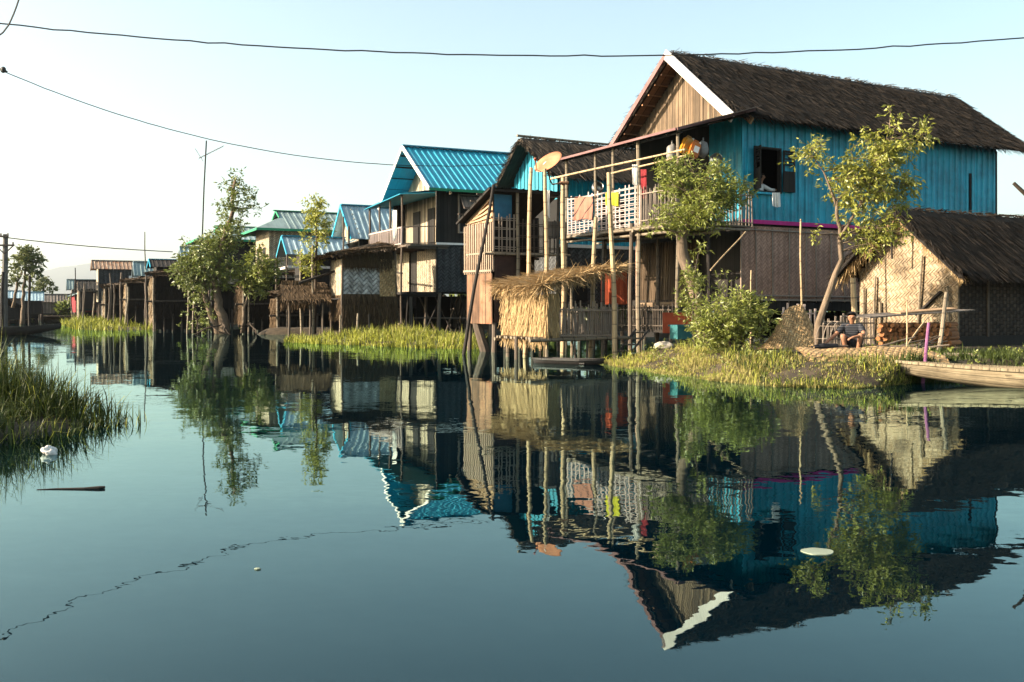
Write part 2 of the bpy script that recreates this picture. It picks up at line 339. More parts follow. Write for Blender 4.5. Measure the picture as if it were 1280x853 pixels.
def straw_wall(mb,o,U,H,n,rows=5,bl=.5,bw=.03,N=None,thick=.06,mess=.17):
    """a wall face hung with rows of straw; U along, H height."""
    o,U=Vector(o),Vector(U); N=Vector(N).normalized(); un=U.normalized()
    mb.obox(o,U,-N*thick,(0,0,H))
    for i in range(n):
        r=rnd.randrange(rows)+.9+rnd.gauss(0,.12); p=o+U*rnd.random()+Vector((0,0,min(H,H*r/rows)))+N*.01
        mb.blade(p,Vector((0,0,-1))+un*rnd.gauss(0,.17)+N*rnd.uniform(.0,.28),bl*rnd.uniform(.5,1.1),bw*rnd.uniform(.6,1.5),side=un+N*rnd.gauss(0,.4))
def pole_pts(a,b,n=6,wob=.015):
    a,b=Vector(a),Vector(b); L=(b-a).length; out=[]; ph=rnd.random()*6
    for i in range(n):
        t=i/(n-1); out.append(a.lerp(b,t)+Vector((math.sin(t*4+ph),math.cos(t*3+ph),0))*wob*L*.2*math.sin(math.pi*t))
    return out
def pole(mb,a,b,r,n=6,wob=.03,taper=.85,sides=7):
    p=pole_pts(a,b,n,wob); mb.tube(p,[r*(1-(1-taper)*i/(n-1)) for i in range(n)],sides)
def stilt(parent,a,b,r=.07,mat=None,name='stilt'):
    mb=MB(); pole(mb,a,b,r*rnd.uniform(.85,1.15),5,.05); return mb.build(name,mat or m_wood,parent)
def pickets(mb,a,b,z0,z1,step=.11,w=.028,jit=.08,rails=(.15,.85),rw=.03,lean=.03):
    a,b=Vector(a),Vector(b); L=(b-a).length; n=max(2,int(L/step)); d=(b-a).normalized(); nn=d.cross(Vector((0,0,1)))
    for i in range(n+1):
        p=a+d*L*(i+rnd.uniform(-.2,.2))/n; h=(z1-z0)*(1+rnd.uniform(-jit,jit))
        mb.bar(p+V(0,0,z0-.02),p+d*rnd.gauss(0,lean)+V(0,0,z0+h),w*rnd.uniform(.8,1.3),w*.5)
    for t in rails:
        z=z0+(z1-z0)*t; mb.bar(a+nn*.03+V(0,0,z+rnd.uniform(-.02,.02)),b+nn*.03+V(0,0,z+rnd.uniform(-.02,.02)),rw,rw)
def lattice(mb,a,b,z0,z1,su=.2,sv=.13,w=.045):
    a,b=Vector(a),Vector(b); L=(b-a).length; n=int(L/su); d=(b-a).normalized(); nn=d.cross(Vector((0,0,1)))
    for i in range(n+1):
        p=a+d*L*(i/n)+d*rnd.uniform(-.03,.03); mb.bar(p+V(0,0,z0),p+d*rnd.gauss(0,.015)+V(0,0,z1+rnd.uniform(-.02,.14)),w*rnd.uniform(.9,1.6),.012,up=nn)
    m=int((z1-z0)/sv)
    for j in range(m+1):
        z=z0+(z1-z0)*(j+.3)/(m+.6)
        for k in range(2): mb.bar(a+nn*.015+V(0,0,z+k*.045+rnd.uniform(-.015,.015)),b+nn*.015+V(0,0,z+k*.045+rnd.uniform(-.015,.015)),.012,.022)
def cloth(mb,o,U,H,nu=10,nv=8,amp=.03,N=(0,-1,0),fr=3):
    """a hanging cloth: o top-left, U along, H down, folded along N; with thickness."""
    o,U,N=Vector(o),Vector(U),Vector(N).normalized(); ph=rnd.random()*6
    def pt(i,j):
        u=i/nu; v=j/nv
        return o+U*(u+.04*math.sin(v*3+ph)*v)+Vector((0,0,-H*v*(1+.05*math.sin(u*5+ph))))+N*(amp*math.sin(u*fr*6.28+ph+v)*(.2+v))
    for i in range(nu):
        for j in range(nv):
            uv=[(i/nu*U.length,-j/nv*H),((i+1)/nu*U.length,-j/nv*H),((i+1)/nu*U.length,-(j+1)/nv*H),(i/nu*U.length,-(j+1)/nv*H)]
            q=[pt(i,j),pt(i+1,j),pt(i+1,j+1),pt(i,j+1)]
            mb.face(q,uv,True); mb.face([x-N*.008 for x in reversed(q)],list(reversed(uv)),True)
SKY_STR=.09; SKY_DUST=2.6; SKY_TINT=(1.03,1.0,.80,1); SUN_STR=5.0; EXPO=2.1; WAVE=.021; WATER_COL=(.0,.003,.006,1); HAZE=.00013
# ------------------------------------------------------------------ world, sun, camera
SUN_EL=23.0; SV=Vector((-.985,-.17,0)).normalized()*math.cos(R(SUN_EL))+Vector((0,0,math.sin(R(SUN_EL))))
w=bpy.data.worlds.new('World'); SC.world=w; w.use_nodes=True; nt=w.node_tree; nt.nodes.clear()
sky=nt.nodes.new('ShaderNodeTexSky'); sky.sky_type='NISHITA'; sky.sun_disc=False
sky.sun_elevation=R(SUN_EL); sky.sun_rotation=math.atan2(SV.x,SV.y); sky.air_density=1.0; sky.dust_density=SKY_DUST; sky.ozone_density=1.0; sky.altitude=900
bg=nt.nodes.new('ShaderNodeBackground'); bg.inputs[1].default_value=SKY_STR
tint=nt.nodes.new('ShaderNodeMix'); tint.data_type='RGBA'; tint.blend_type='MULTIPLY'; tint.inputs[0].default_value=1; tint.inputs[7].default_value=SKY_TINT
wo=nt.nodes.new('ShaderNodeOutputWorld')
nt.links.new(sky.outputs[0],tint.inputs[6]); nt.links.new(tint.outputs[2],bg.inputs[0]); nt.links.new(bg.outputs[0],wo.inputs[0])
sl=bpy.data.lights.new('sun','SUN'); sl.energy=SUN_STR; sl.angle=R(.5); sl.color=(1.0,.84,.64)
so=bpy.data.objects.new('sun',sl); COL.objects.link(so); so.rotation_euler=SV.to_track_quat('Z','Y').to_euler(); so.location=(-40,0,40)
cam=bpy.data.cameras.new('camera'); co=bpy.data.objects.new('camera',cam); COL.objects.link(co)
co.location=(0,0,CH); co.rotation_euler=(R(90),0,0); cam.sensor_width=36; cam.lens=36*F/1280; cam.shift_y=(HY-426.5)/1280
cam.clip_start=.05; cam.clip_end=30000; SC.camera=co
vs=SC.view_settings; vs.view_transform='Standard'; vs.look='None'; vs.exposure=EXPO; vs.gamma=1; vs.use_curve_mapping=False
cy=SC.cycles; cy.max_bounces=8; cy.glossy_bounces=4; cy.diffuse_bounces=3; cy.transmission_bounces=4; cy.volume_bounces=0; cy.caustics_reflective=False; cy.caustics_refractive=False
cy.use_denoising=True; cy.sample_clamp_indirect=6

# ------------------------------------------------------------------ water
g=NG('canal_water')
pos=g.n('ShaderNodeNewGeometry').outputs['Position']
def wv(scale,det,sx,sy,rot=0):
    mp=g.n('ShaderNodeMapping'); g.link(pos,mp.inputs[0]); mp.inputs['Scale'].default_value=(sx,sy,1); mp.inputs['Rotation'].default_value=(0,0,R(rot))
    nz=g.noise(mp.outputs[0],scale,det,.5); s=g.n('ShaderNodeVectorMath',operation='SUBTRACT'); g.link(nz.outputs['Color'],s.inputs[0]); s.inputs[1].default_value=(.5,.5,.5)
    return s.outputs[0]
def scl(v,k):
    s=g.n('ShaderNodeVectorMath',operation='SCALE'); g.link(v,s.inputs[0]); g.val(s.inputs['Scale'],k); return s.outputs[0]
def add(a,b):
    s=g.n('ShaderNodeVectorMath',operation='ADD'); g.link(a,s.inputs[0]); g.link(b,s.inputs[1]); return s.outputs[0]
mpm=g.n('ShaderNodeMapping'); g.link(pos,mpm.inputs[0]); mpm.inputs['Scale'].default_value=(.05,.13,1)
msk=g.noise(mpm.outputs[0],1.0,3,.55).outputs[0]; msk=g.smooth(msk,.47,.62)
amp=g.math('MULTIPLY_ADD',msk,1.2,.55)
v1=scl(wv(10.0,2.5,.8,1.3,8),g.math('MULTIPLY',amp,WAVE*1.0)); v2=scl(wv(1.6,2,.6,1.5,-10),g.math('MULTIPLY',amp,WAVE*.9)); v3=scl(wv(.3,2,.6,1.5,4),WAVE*.5)
vv=add(add(v1,v2),v3)
fl=g.n('ShaderNodeVectorMath',operation='MULTIPLY'); g.link(vv,fl.inputs[0]); fl.inputs[1].default_value=(1,1,0)
up=g.n('ShaderNodeVectorMath',operation='ADD'); g.link(fl.outputs[0],up.inputs[0]); up.inputs[1].default_value=(0,0,1)
nm=g.n('ShaderNodeVectorMath',operation='NORMALIZE'); g.link(up.outputs[0],nm.inputs[0])
fr=g.n('ShaderNodeFresnel'); fr.inputs[0].default_value=1.37; g.link(nm.outputs[0],fr.inputs['Normal'])
gl=g.n('ShaderNodeBsdfGlossy'); gl.inputs['Roughness'].default_value=.0; gl.inputs['Color'].default_value=(.75,1,.98,1); g.link(nm.outputs[0],gl.inputs['Normal'])
df=g.n('ShaderNodeBsdfDiffuse'); df.inputs['Color'].default_value=WATER_COL
mx=g.n('ShaderNodeMixShader'); g.link(fr.outputs[0],mx.inputs[0]); g.link(df.outputs[0],mx.inputs[1]); g.link(gl.outputs[0],mx.inputs[2])
o_=g.n('ShaderNodeOutputMaterial'); g.link(mx.outputs[0],o_.inputs[0])
mb=MB(); mb.face([(-11900,-800,0),(11900,-800,0),(11900,11900,0),(-11900,11900,0)]); kind(mb.build('water',g.m),'structure')

# ------------------------------------------------------------------ hills and haze
mb=MB(); nx=90; prof=[]; KH=3.3
for i in range(nx+1):
    t=i/nx; x=-2600+t*4200
    h=88+62*math.exp(-((x+1150)/260)**2)-40*math.exp(-((x+1750)/300)**2)+26*mnoise.noise((x*.004,3,0))+12*mnoise.noise((x*.02,7,0))-70*max(0,(x+900)/2500)
    prof.append((x*KH,max(20,h)*KH))
rows=[(2500*KH,-.02),(2650*KH,.35),(2800*KH,.7),(2950*KH,1.0),(3150*KH,.8),(3400*KH,.0)]
for (x0,h0),(x1,h1) in zip(prof,prof[1:]):
    for (y0,k0),(y1,k1) in zip(rows,rows[1:]):
        f=lambda x,h,y,k:(x,y,h*k-2+h*.08*mnoise.noise((x*.003,y*.003,1)))
        mb.face([f(x0,h0,y0,k0),f(x1,h1,y0,k0),f(x1,h1,y1,k1),f(x0,h0,y1,k1)],None,True)
kind(mb.build('hills',m_hill,weld=True),'structure')
if HAZE:
    g=NG('haze_air'); pv=g.n('ShaderNodeVolumePrincipled'); pv.inputs['Color'].default_value=(.93,.96,1,1); pv.inputs['Density'].default_value=HAZE; pv.inputs['Anisotropy'].default_value=.65
    o_=g.n('ShaderNodeOutputMaterial'); g.link(pv.outputs[0],o_.inputs['Volume'])
    mb=MB(); mb.box(-12000,12000,-900,12000,-4,720); kind(mb.build('haze',g.m),'stuff','pale morning haze lying over the lake','haze')

# ------------------------------------------------------------------ mounds and grass
def mound(name,ring,h,steps=7,flat=3.0,nz=.06,depth=.3,mat=None,edge=.1):
    """a low bank of earth: ring is its waterline."""
    pts=[Vector((x,y,0)) for x,y in ring]
    fine=[]                                        # subdivide + roughen the waterline
    for a,b in zip(pts,pts[1:]+pts[:1]):
        k=max(1,int((b-a).length/.5))
        for i in range(k):
            p=a.lerp(b,i/k); fine.append(p+Vector((mnoise.noise(p*1.3)*edge,mnoise.noise(p*1.3+Vector((9,0,0)))*edge,0)))
    c=sum(fine,Vector())/len(fine); mb=MB()
    def pt(p,s):
        q=c.lerp(p,s); 
        z=-depth+(h+depth)*min(1,(1.06-s)*flat)
        return Vector((q.x,q.y,z+nz*mnoise.noise(q*1.7)+nz*.4*mnoise.noise(q*6)))
    ss=[1.06,1.02,.98,.94,.9,.84,.75,.6,.4,.2,0]
    n=len(fine)
    for i in range(n):
        a,b=fine[i],fine[(i+1)%n]
        for s0,s1 in zip(ss,ss[1:]):
            if s1==0: mb.face([pt(a,s0),pt(b,s0),pt(c,0)],None,True)
            else: mb.face([pt(a,s0),pt(b,s0),pt(b,s1),pt(a,s1)],None,True)
    ob=mb.build(name,mat or m_mud,weld=True); kind(ob,'structure')
    return fine,c,pt
def grass_on(name,label,fine,c,pt,n,hr,wd,mat,smin=.3,smax=1.03,lean=.35,keep=None,bias=1.3,clump=.5,tall=None):
    mb=MB(); n_=len(fine); k=0; tries=0
    while k<n and tries<n*30:
        tries+=1
        i=rnd.randrange(n_); a=fine[i].lerp(fine[(i+1)%n_],rnd.random()); s=1-(1-smin)*rnd.random()**bias; s=min(s+ (smax-1),smax)
        p=pt(a,s); p.z=max(p.z-.02,-.03)
        if keep and not keep(p): continue
        if mnoise.noise(p*1.9)+.5<clump*rnd.random(): continue
        k+=1; H=rnd.uniform(*hr)*(.65+.6*(mnoise.noise(p*.9+Vector((3,1,0)))+.5))*(tall(p) if tall else 1)*max(.3,min(1.5,.95+1.5*mnoise.noise(p*.55+Vector((0,7,2))))); W=wd*rnd.uniform(.6,1.4)
        az=rnd.random()*6.283; d=Vector((math.cos(az),math.sin(az),0)); sd=Vector((-d.y,d.x,0)); l=lean*rnd.random()
        m=p+Vector((0,0,H*.55*(1-.15*l)))+d*H*l*.3; t=p+Vector((0,0,H*max(.3,1-.4*l)))+d*H*l*.9; u=rnd.random()*60
        mb.face([p-sd*W/2,p+sd*W/2,m+sd*W*.4,m-sd*W*.4],[(u,0),(u,0),(u,.5),(u,.5)])
        mb.face([m-sd*W*.4,m+sd*W*.4,t],[(u,.5),(u,.5),(u,1)])
    return kind(mb.build(name,mat),'stuff',label,'grass')

# right bank under the big house
bank_ring=[(2.5,24.6),(2.75,22.6),(3.3,20.2),(4.0,18.2),(4.7,16.9),(5.9,16.55),(6.6,17.15),(7.3,17.75),(8.6,18.0),(11,17.6),(15,17.0),(24,18),(24,34),(14,34.5),(8,30.5),(4.2,27.2)]
BK=mound('bank',bank_ring,.36,flat=6,nz=.07)
onb=lambda p:(p.x<7.2) and p.y<25
okp=lambda p:p.y<25.0 and not(5.5<p.x<8.0 and p.y>18.5)
grass_on('bank_grass','sunlit yellow green grass along the bank below the big teal house',*BK,20000,(.04,.17),.015,m_grass_dry,smin=.35,keep=lambda p:p.x<6.9 and okp(p),clump=.35,lean=1.5)
grass_on('bank_grass','taller ragged grass tufts on the sunny bank edge',*BK,2600,(.10,.34),.012,m_grass_y,smin=.5,keep=lambda p:p.x<7.0 and okp(p),clump=1.5,lean=1.4)
grass_on('bank_weeds','dark green weeds on the shaded edge of the bank beside the old boat',*BK,14000,(.06,.24),.016,m_grass_g,smin=.5,keep=lambda p:4.4<p.x<12 and p.y<24 and okp(p),clump=.4,lean=1.3)
def islet(cx,cy,rx,ry,h,n=14,rot=0):
    out=[]
    for i in range(n):
        a=2*math.pi*i/n; q=1+.18*math.sin(3*a+cx)+.1*math.sin(5*a+1); x=rx*q*math.cos(a); y=ry*q*math.sin(a)
        out.append((cx+x*math.cos(rot)-y*math.sin(rot),cy+x*math.sin(rot)+y*math.cos(rot)))
    return mound('islet',out,h,flat=3,nz=.05)
# low grassy islets in front of the middle houses
I1=mound('islet',[(-8.9,39.5),(-7,37),(-4.5,34.8),(-2.8,33),(-1.4,32.4),(-1.1,34),(-1.3,38),(-2,43),(-6,44),(-9,43)],.14,flat=3)
grass_on('islet_grass','bright yellow green grass on the islet before the blue roofed house',*I1,11000,(.14,.46),.028,m_grass_y,smin=.02,lean=1.0,clump=1.0)
I2=mound('islet',[(-22.4,62),(-24.5,60.5),(-28,64),(-38,84),(-33,84),(-25,70)],.16,flat=3)
grass_on('islet_grass','far tuft of sunlit grass before the dark thatched sheds',*I2,5200,(.2,.75),.05,m_grass_y,smin=.02,lean=.9,clump=1.0)
grass_on('islet_grass','darker green blades mixed into the islet before the blue roofed house',*I1,4200,(.1,.5),.026,m_grass_g,smin=.02,lean=1.2,clump=1.2)
grass_on('islet_grass','dry tan stems standing in the islet before the blue roofed house',*I1,1100,(.25,.62),.018,m_grass_dry,smin=.02,lean=1.2,clump=1.4)
grass_on('islet_grass','darker green blades mixed into the far grass tuft',*I2,2200,(.2,.7),.05,m_grass_g,smin=.02,lean=1.1,clump=1.2)
I3=islet(-10.5,52.8,3.4,1.7,.35)
# near grass islet at the left edge
I4=mound('islet',[(-4.2,11.3),(-4.6,9.9),(-5.0,8.9),(-5.7,8.1),(-7.5,7.6),(-9.5,8.5),(-10.5,10.5),(-9,13),(-6.6,13.4),(-5.0,12.6)],.12,flat=3)
tl=lambda p:max(.25,1.5-.66*(p.x+6.4)) if p.x>-6.4 else 1.5
grass_on('islet_grass','tall dense grass of the near islet with shaded foot',*I4,30000,(.28,.72),.013,m_grass_g,smin=.0,lean=1.4,clump=.35,tall=tl,bias=.55)
grass_on('islet_grass','loose grass tops of the near islet, sun put into their yellow colour',*I4,1500,(.34,.78),.009,m_grass_y,smin=.02,lean=1.6,clump=.5,tall=tl)  # yellower blades paint the sun on top of the dark islet grass

# ------------------------------------------------------------------ plants
def leafcloud(mb,twg,clumps,per,ls,lw,tw=.25,droop=.25):
    for c,r in clumps:
        c=Vector(c)
        for _ in range(max(1,int(per*(r**2)))):
            d=Vector((rnd.gauss(0,1),rnd.gauss(0,1),rnd.gauss(0,1))).normalized(); q=c+d*r*(.35+.65*rnd.random()**.6)
            td=(d+Vector((rnd.gauss(0,.5),rnd.gauss(0,.5),rnd.gauss(.1,.4)))).normalized(); L=tw*rnd.uniform(.5,1.3)
            if twg is not None and rnd.random()<.35: twg.bar(q-td*L*.6,q+td*L*.8,.006,.006)
            for k in range(6):
                p=q+td*L*(k/6); ld=td*.5+Vector((rnd.gauss(0,.7),rnd.gauss(0,.7),rnd.gauss(-droop,.5)))
                mb.leaf(p,ld,ls*rnd.uniform(.4,1.4),lw*rnd.uniform(.5,1.4))
def blob(c,r,n,rr):
    c=Vector(c); out=[]
    for _ in range(n):
        d=Vector((rnd.gauss(0,1),rnd.gauss(0,1),rnd.gauss(0,1))).normalized()*(rnd.random()**.45)
        out.append((c+Vector((d.x*r[0],d.y*r[1],d.z*r[2])),rnd.uniform(*rr)))
    return out
def tree(name,label,cat,stems,clumps,bark,leafm,per,ls,lw,limb=.03,tw=.25,group=None,droop=.25,nlimb=1.0):
    base=Vector(stems[0][0][0]); t=thing(name,label,cat,base,0,group)
    mb=MB(); allp=[]
    for pts,r0,r1 in stems:
        pts=[Vector(p)-base for p in pts]; fine=[]
        for i in range(len(pts)-1):
            for k in range(4):
                q=pts[i].lerp(pts[i+1],k/4); fine.append(q+Vector((mnoise.noise(q*2+base),mnoise.noise(q*2+base+Vector((5,5,5))),0))*r0*.6)
        fine.append(pts[-1]); n=len(fine)
        mb.tube(fine,[r0+(r1-r0)*(i/(n-1))**.8 for i in range(n)],9); allp+=fine[n//3:]
    cl=[(Vector(c)-base,r) for c,r in clumps]
    for c,r in cl:
        if rnd.random()>nlimb: continue
        a=min(allp,key=lambda p:(p-c).length+max(0,p.z-c.z)*1.5); m=a.lerp(c,.5)+Vector((rnd.gauss(0,.1),rnd.gauss(0,.1),.08))*(c-a).length
        mb.tube([a,a.lerp(m,.5)+Vector((0,0,.01)),m,c],[limb,limb*.75,limb*.55,limb*.25],5,False)
    cr=MB(); leafcloud(cr,mb,cl,per,ls,lw,tw,droop)
    mb.build('trunk',bark,t,weld=True); cr.build('crown',leafm,t)
    return t

# broad leaved weeds among the grass
mb=MB(); cl=[]
for _ in range(900):
    i=rnd.randrange(len(BK[0])); p=BK[2](BK[0][i],1-.45*rnd.random()**1.5)
    if p.x<11.5 and okp(p) and p.y<25: cl.append((p+V(0,0,.05),rnd.uniform(.05,.17)))
leafcloud(mb,None,cl,330,.06,.03,.1,.0)
kind(mb.build('bank_weeds',m_leaf_a),'stuff','broad leaved olive weeds scattered along the bank edge','weeds')

# land and hedges behind the row of houses
back=[(40,40),(26,46),(11,50),(2,58),(-6,66),(-14,76),(-24,88),(-36,103),(-46,118),(-58,124),(-80,122),(-110,140),(-60,175),(60,120),(70,60)]
BL=mound('bank',back,.5,flat=20,nz=.1,edge=.4,depth=.4)
mb=MB(); line=[Vector((x,y,0)) for x,y in back[1:12]]
cl=[]
for a,b_ in zip(line,line[1:]):
    L=(b_-a).length; n=int(L*2.2)
    for i in range(n):
        p=a.lerp(b_,rnd.random())+V(0,rnd.uniform(.5,4.5),0); k=p.y/60
        cl.append((p+V(0,0,rnd.uniform(.3,1.5+.3*k)),rnd.uniform(.5,.95)))
leafcloud(mb,None,cl,34,.5,.3,.5,.1)
kind(mb.build('hedge',m_leaf_b),'stuff','dark tangled undergrowth on the land behind the stilt houses','undergrowth')
# ------------------------------------------------------------------ houses
TH=math.atan2(.491,.871)
def loc(t,p):
    return Matrix.Rotation(-t.rotation_euler.z,3,'Z')@(Vector(p)-Vector(t.location))
def plane_hit(t,px,py,axis,val):
    """local point of thing t where the sight line through a photo pixel meets a local plane."""
    a=loc(t,(0,0,CH)); b=loc(t,P(px,py,1.0)); d=b-a; k=(val-a[axis])/d[axis]; return a+d*k

# ===== the big teal house =====
H1=thing('stilt_house','largest stilt house, teal tin walls under a dark thatched roof, with a lattice veranda','house',(6.6,29.3,0),TH)
mb=MB(); ze,zr,yr,Wd,L=7.0,9.43,3.1,6.2,14.0
thatch_slope(mb,(0,0,ze),(L,0,ze),(L,yr,zr),(0,yr,zr),.16,11000,.5,.03,.17,1100,courses=16)
thatch_slope(mb,(L,Wd,ze),(0,Wd,ze),(0,yr,zr),(L,yr,zr),.16,2500,.6,.035,.1,700)
rf=mb.build('roof',m_thatch_dark,H1)
mb=MB(); ridge_thatch(mb,(0,yr,zr+.17),(L,yr,zr+.17),800,.3,.028)
for i in range(420):
    u=rnd.random(); y=yr*u; mb.blade((rnd.uniform(0,.5)*rnd.random(),y,ze+(zr-ze)*u+.17),V(rnd.gauss(.1,.35),-1,-.784+rnd.uniform(-.05,.25)),rnd.uniform(.15,.4),.026)
mb.build('ridge_cap',m_thatch_grey,rf)  # paler strands put sun highlights along the ridge and front verge
mb=MB()
for (ya,za,yb,zb) in ((.02,ze-.03,yr,zr-.03),(Wd-.02,ze-.03,yr,zr-.03)):
    q=[V(.06,ya,za),V(.62,ya,za),V(.62,yb,zb),V(.06,yb,zb)]
    mb.face(q); 
    for k in range(9):
        t=(k+.5)/9; y=ya+(yb-ya)*t; z=za+(zb-za)*t-.035; mb.bar((.05,y,z),(.62,y,z),.06,.05)
mb.build('roof_lining',m_soffit,rf)
for (ya,za,mat,lab) in ((-.08,ze-.10,m_white,'white painted gable board'),(Wd+.08,ze-.10,m_pinkish,'faded maroon gable board')):
    mb=MB(); d=V(0,yr-ya,zr+.06-za); n=V(0,-d.z,d.y).normalized()*(1 if ya<yr else -1)
    if n.z<0: n=-n
    w_=.29 if ya<yr else .15; mb.obox(V(-.24,ya,za)-n*.14,d,n*w_,V(.06,0,0)); mb.build('gable_board',mat,rf,label=lab)
mb=MB(); mb.obox(V(.45,-.10,ze-.22),V(0,.9,.70),V(0,-.12,.16),V(.05,0,0)); mb.build('rafter_end',m_board,rf); mb=MB(); mb.obox(V(L-.12,-.12,ze-.18),V(0,.5,.36),V(0,-.1,.14),V(.06,0,0)); mb.build('rafter_end',m_board,rf)
# gable panel of split bamboo
mb=MB(); x=.6; zb=7.16
n=54
for i in range(n):
    y0=.25+(Wd-.5)*i/n; y1=.25+(Wd-.5)*(i+1)/n; yc=(y0+y1)/2
    top=zr-.06-abs(yc-yr)*(zr-ze)/yr
    if top>zb+.05: mb.box(x-.02*rnd.random(),x+.03,y0+.004,y1-.006,zb-rnd.uniform(0,.05),top)
mb.build('gable_panel',m_gable,H1)
# upper walls, teal tin: near long side with window hole, ends, back
mb=MB(); xw0,xw1,yw0,yw1,zf=.6,12.7,.4,5.8,4.0; wx0,wx1,wz0,wz1=1.12,2.1,4.92,6.2
def tin(o,U,w_,h_): corr(mb,o,U,(0,0,1),w_,h_,.3,.045)
tin((xw0,yw0,zf),(1,0,0),wx0-xw0,3.1); tin((wx1,yw0,zf),(1,0,0),xw1-wx1,3.1); tin((wx0,yw0,zf),(1,0,0),wx1-wx0,wz0-zf); tin((wx0,yw0,wz1),(1,0,0),wx1-wx0,zf+3.1-wz1)
tin((xw1,yw0,zf),(0,1,0),yw1-yw0,3.1); tin((xw1,yw1,zf),(-1,0,0),xw1-xw0,3.1)
tin((xw0,1.9,zf),(0,-1,0),1.5,3.15)
mb.box(xw0-.03,xw0+.05,yw0-.035,yw0+.04,zf-.02,zf+3.1)
wl=mb.build('wall',m_teal,H1,label='teal painted tin wall')
mb=MB(); mb.box(xw0,xw0+.04,4.1,yw1,zf,7.15); mb.box(xw0,xw0+.04,1.9,3.0,zf,7.15); mb.box(xw0,xw0+.04,3.0,4.1,zf+2.1,7.15); mb.build('wall',m_plank_dark,H1,label='plank wall behind the veranda, darkened in colour for the roof shade')  # dark planks paint in the shade under the veranda roof
mb=MB(); mb.box(xw1-.06,xw1+.02,yw0-.02,yw0+.05,zf,zf+3.0); mb.box(11.15,11.25,yw0-.05,yw0-.015,zf,zf+2.1); mb.build('corner_post',m_dark,wl)
mb=MB(); mb.box(.55,12.75,.43,5.77,3.84,3.96); mb.build('floor_deck',m_plank_dark,H1)
mb=MB(); mb.box(.72,4.5,2.2,2.25,3.97,7.0); mb.box(.70,.74,.46,2.2,3.97,7.0); mb.box(4.46,4.5,.46,2.2,3.97,7.0); mb.box(.70,4.5,.46,2.25,6.6,6.64); mb.build('room_darkening_box',m_dark,H1)  # near-black box added round the room so the window reads dark
mb=MB(); mb.box(.56,12.72,.34,.40,3.9,4.02); mb.build('trim_strip',m_magenta,H1)
# door in the front wall
mb=MB(); mb.box(xw0+.02,xw0+.05,3.0,4.1,zf,zf+2.1); dr=mb.build('door',m_plank_dark,H1)
# window: frame, two shutters with slots, sill
win=MB()
for (a,b,c,d) in ((wx0-.06,wx0,wz0-.06,wz1+.06),(wx1,wx1+.06,wz0-.06,wz1+.06),(wx0,wx1,wz1,wz1+.06),(wx0,wx1,wz0-.06,wz0)): win.box(a,b,yw0-.05,yw0+.09,c,d)
wn=win.build('window',m_wood_dark,H1)
def shutter(o,U,w_,h_,N):
    mb=MB(); o,U,N=Vector(o),Vector(U).normalized(),Vector(N).normalized()*.03; Z=V(0,0,1)
    mb.obox(o,U*.06,N,Z*h_); mb.obox(o+U*(w_-.06),U*.06,N,Z*h_); mb.obox(o+U*.06,U*(w_-.12),N,Z*h_*.5); mb.obox(o+U*.06+Z*(h_-.06),U*(w_-.12),N,Z*.06)
    for t in (.64,.71,.78,.9): mb.obox(o+U*.06+Z*(h_*t),U*(w_-.12),N,Z*.035)
    mb.obox(o+U*(w_/2-.02)+Z*h_*.8,U*.04,N,Z*h_*.14)
    mb.build('shutter',m_plank_dark,wn)
shutter((wx1+.07,yw0-.09,wz0),(1,0,0),.5,1.28,(0,-1,0)); shutter((wx0-.07,yw0-.08,wz0),(-.42,-.9,0),.48,1.28,(.9,-.4,0))
mb=MB(); mb.box(wx0-.05,wx1-.2,yw0-.16,yw0-.05,wz0-.12,wz0-.06); mb.build('sill',m_teal,wn)
# lower storey: woven side wall, battens, dark front wall with sunlit bamboo screen
zl=1.62
mb=MB(); mb.box(.6,12.7,.44,.49,zl,3.84); mb.box(12.65,12.7,.49,5.75,zl,3.84); mb.box(.6,12.65,5.7,5.75,zl,3.84); lw=mb.build('wall',m_weave_brown,H1,label='woven brown bamboo wall of the lower storey')
for i in range(15):
    x=.66+i*.62+rnd.uniform(-.12,.12); mb=MB(); pole(mb,(x,.40,zl-.1),(x+rnd.uniform(-.04,.04),.40,3.82),.022,4,.02); mb.build('batten',m_picket,lw)
mb=MB(); pole(mb,(.5,.38,zl+.1),(9.6,.38,zl+.06),.028,6,.02); mb.bar((.55,.37,zl-.02),(9.6,.37,zl-.05),.05,.06); pole(mb,(.5,.37,3.72),(9.6,.37,3.70),.022,6,.02); mb.build('batten',m_picket,lw)
mb=MB(); mb.box(5.6,6.5,.36,.43,2.2,3.1); mb.build('window',m_dark,H1)
mb=MB(); mb.box(.66,.72,.49,5.7,1.3,3.84); mb.build('wall',m_plank_dark,H1,label='dark plank front wall under the veranda')
mb=MB()
for i in range(34):
    y=2.4+3.1*i/34; mb.tube([(.5+rnd.uniform(0,.03),y,1.42),(.58+rnd.uniform(0,.03),y+rnd.uniform(-.03,.03),3.55)],.032,5)
mb.bar((.46,2.35,1.5),(.46,5.5,1.45),.05,.14); sc=mb.build('bamboo_screen',m_gable,H1)
mb=MB(); mb.box(.5,12.7,.4,5.8,1.25,1.612); mb.build('floor_deck',m_plank_dark,H1)
for x in (.65,2.8,5.2,7.6,10.0,12.5):
    for y in (.5,3.0,5.6): stilt(H1,(x,y,-.6),(x+rnd.uniform(-.06,.06),y,1.25),.08,m_wood)
for i in range(16):
    x=1+i*.72+rnd.uniform(-.2,.2); y=rnd.uniform(.3,1.6); stilt(H1,(x,y,-.1),(x+rnd.uniform(-.25,.25),y,1.25),.035,m_bamboo_dark,'prop')
mb=MB(); mb.box(.9,12.4,3.6,3.66,.3,1.2); mb.box(.75,.8,.6,5.5,.35,1.2); mb.build('understorey_shade_sheet',m_dark,H1)  # dark sheets added under the floor to paint its shade
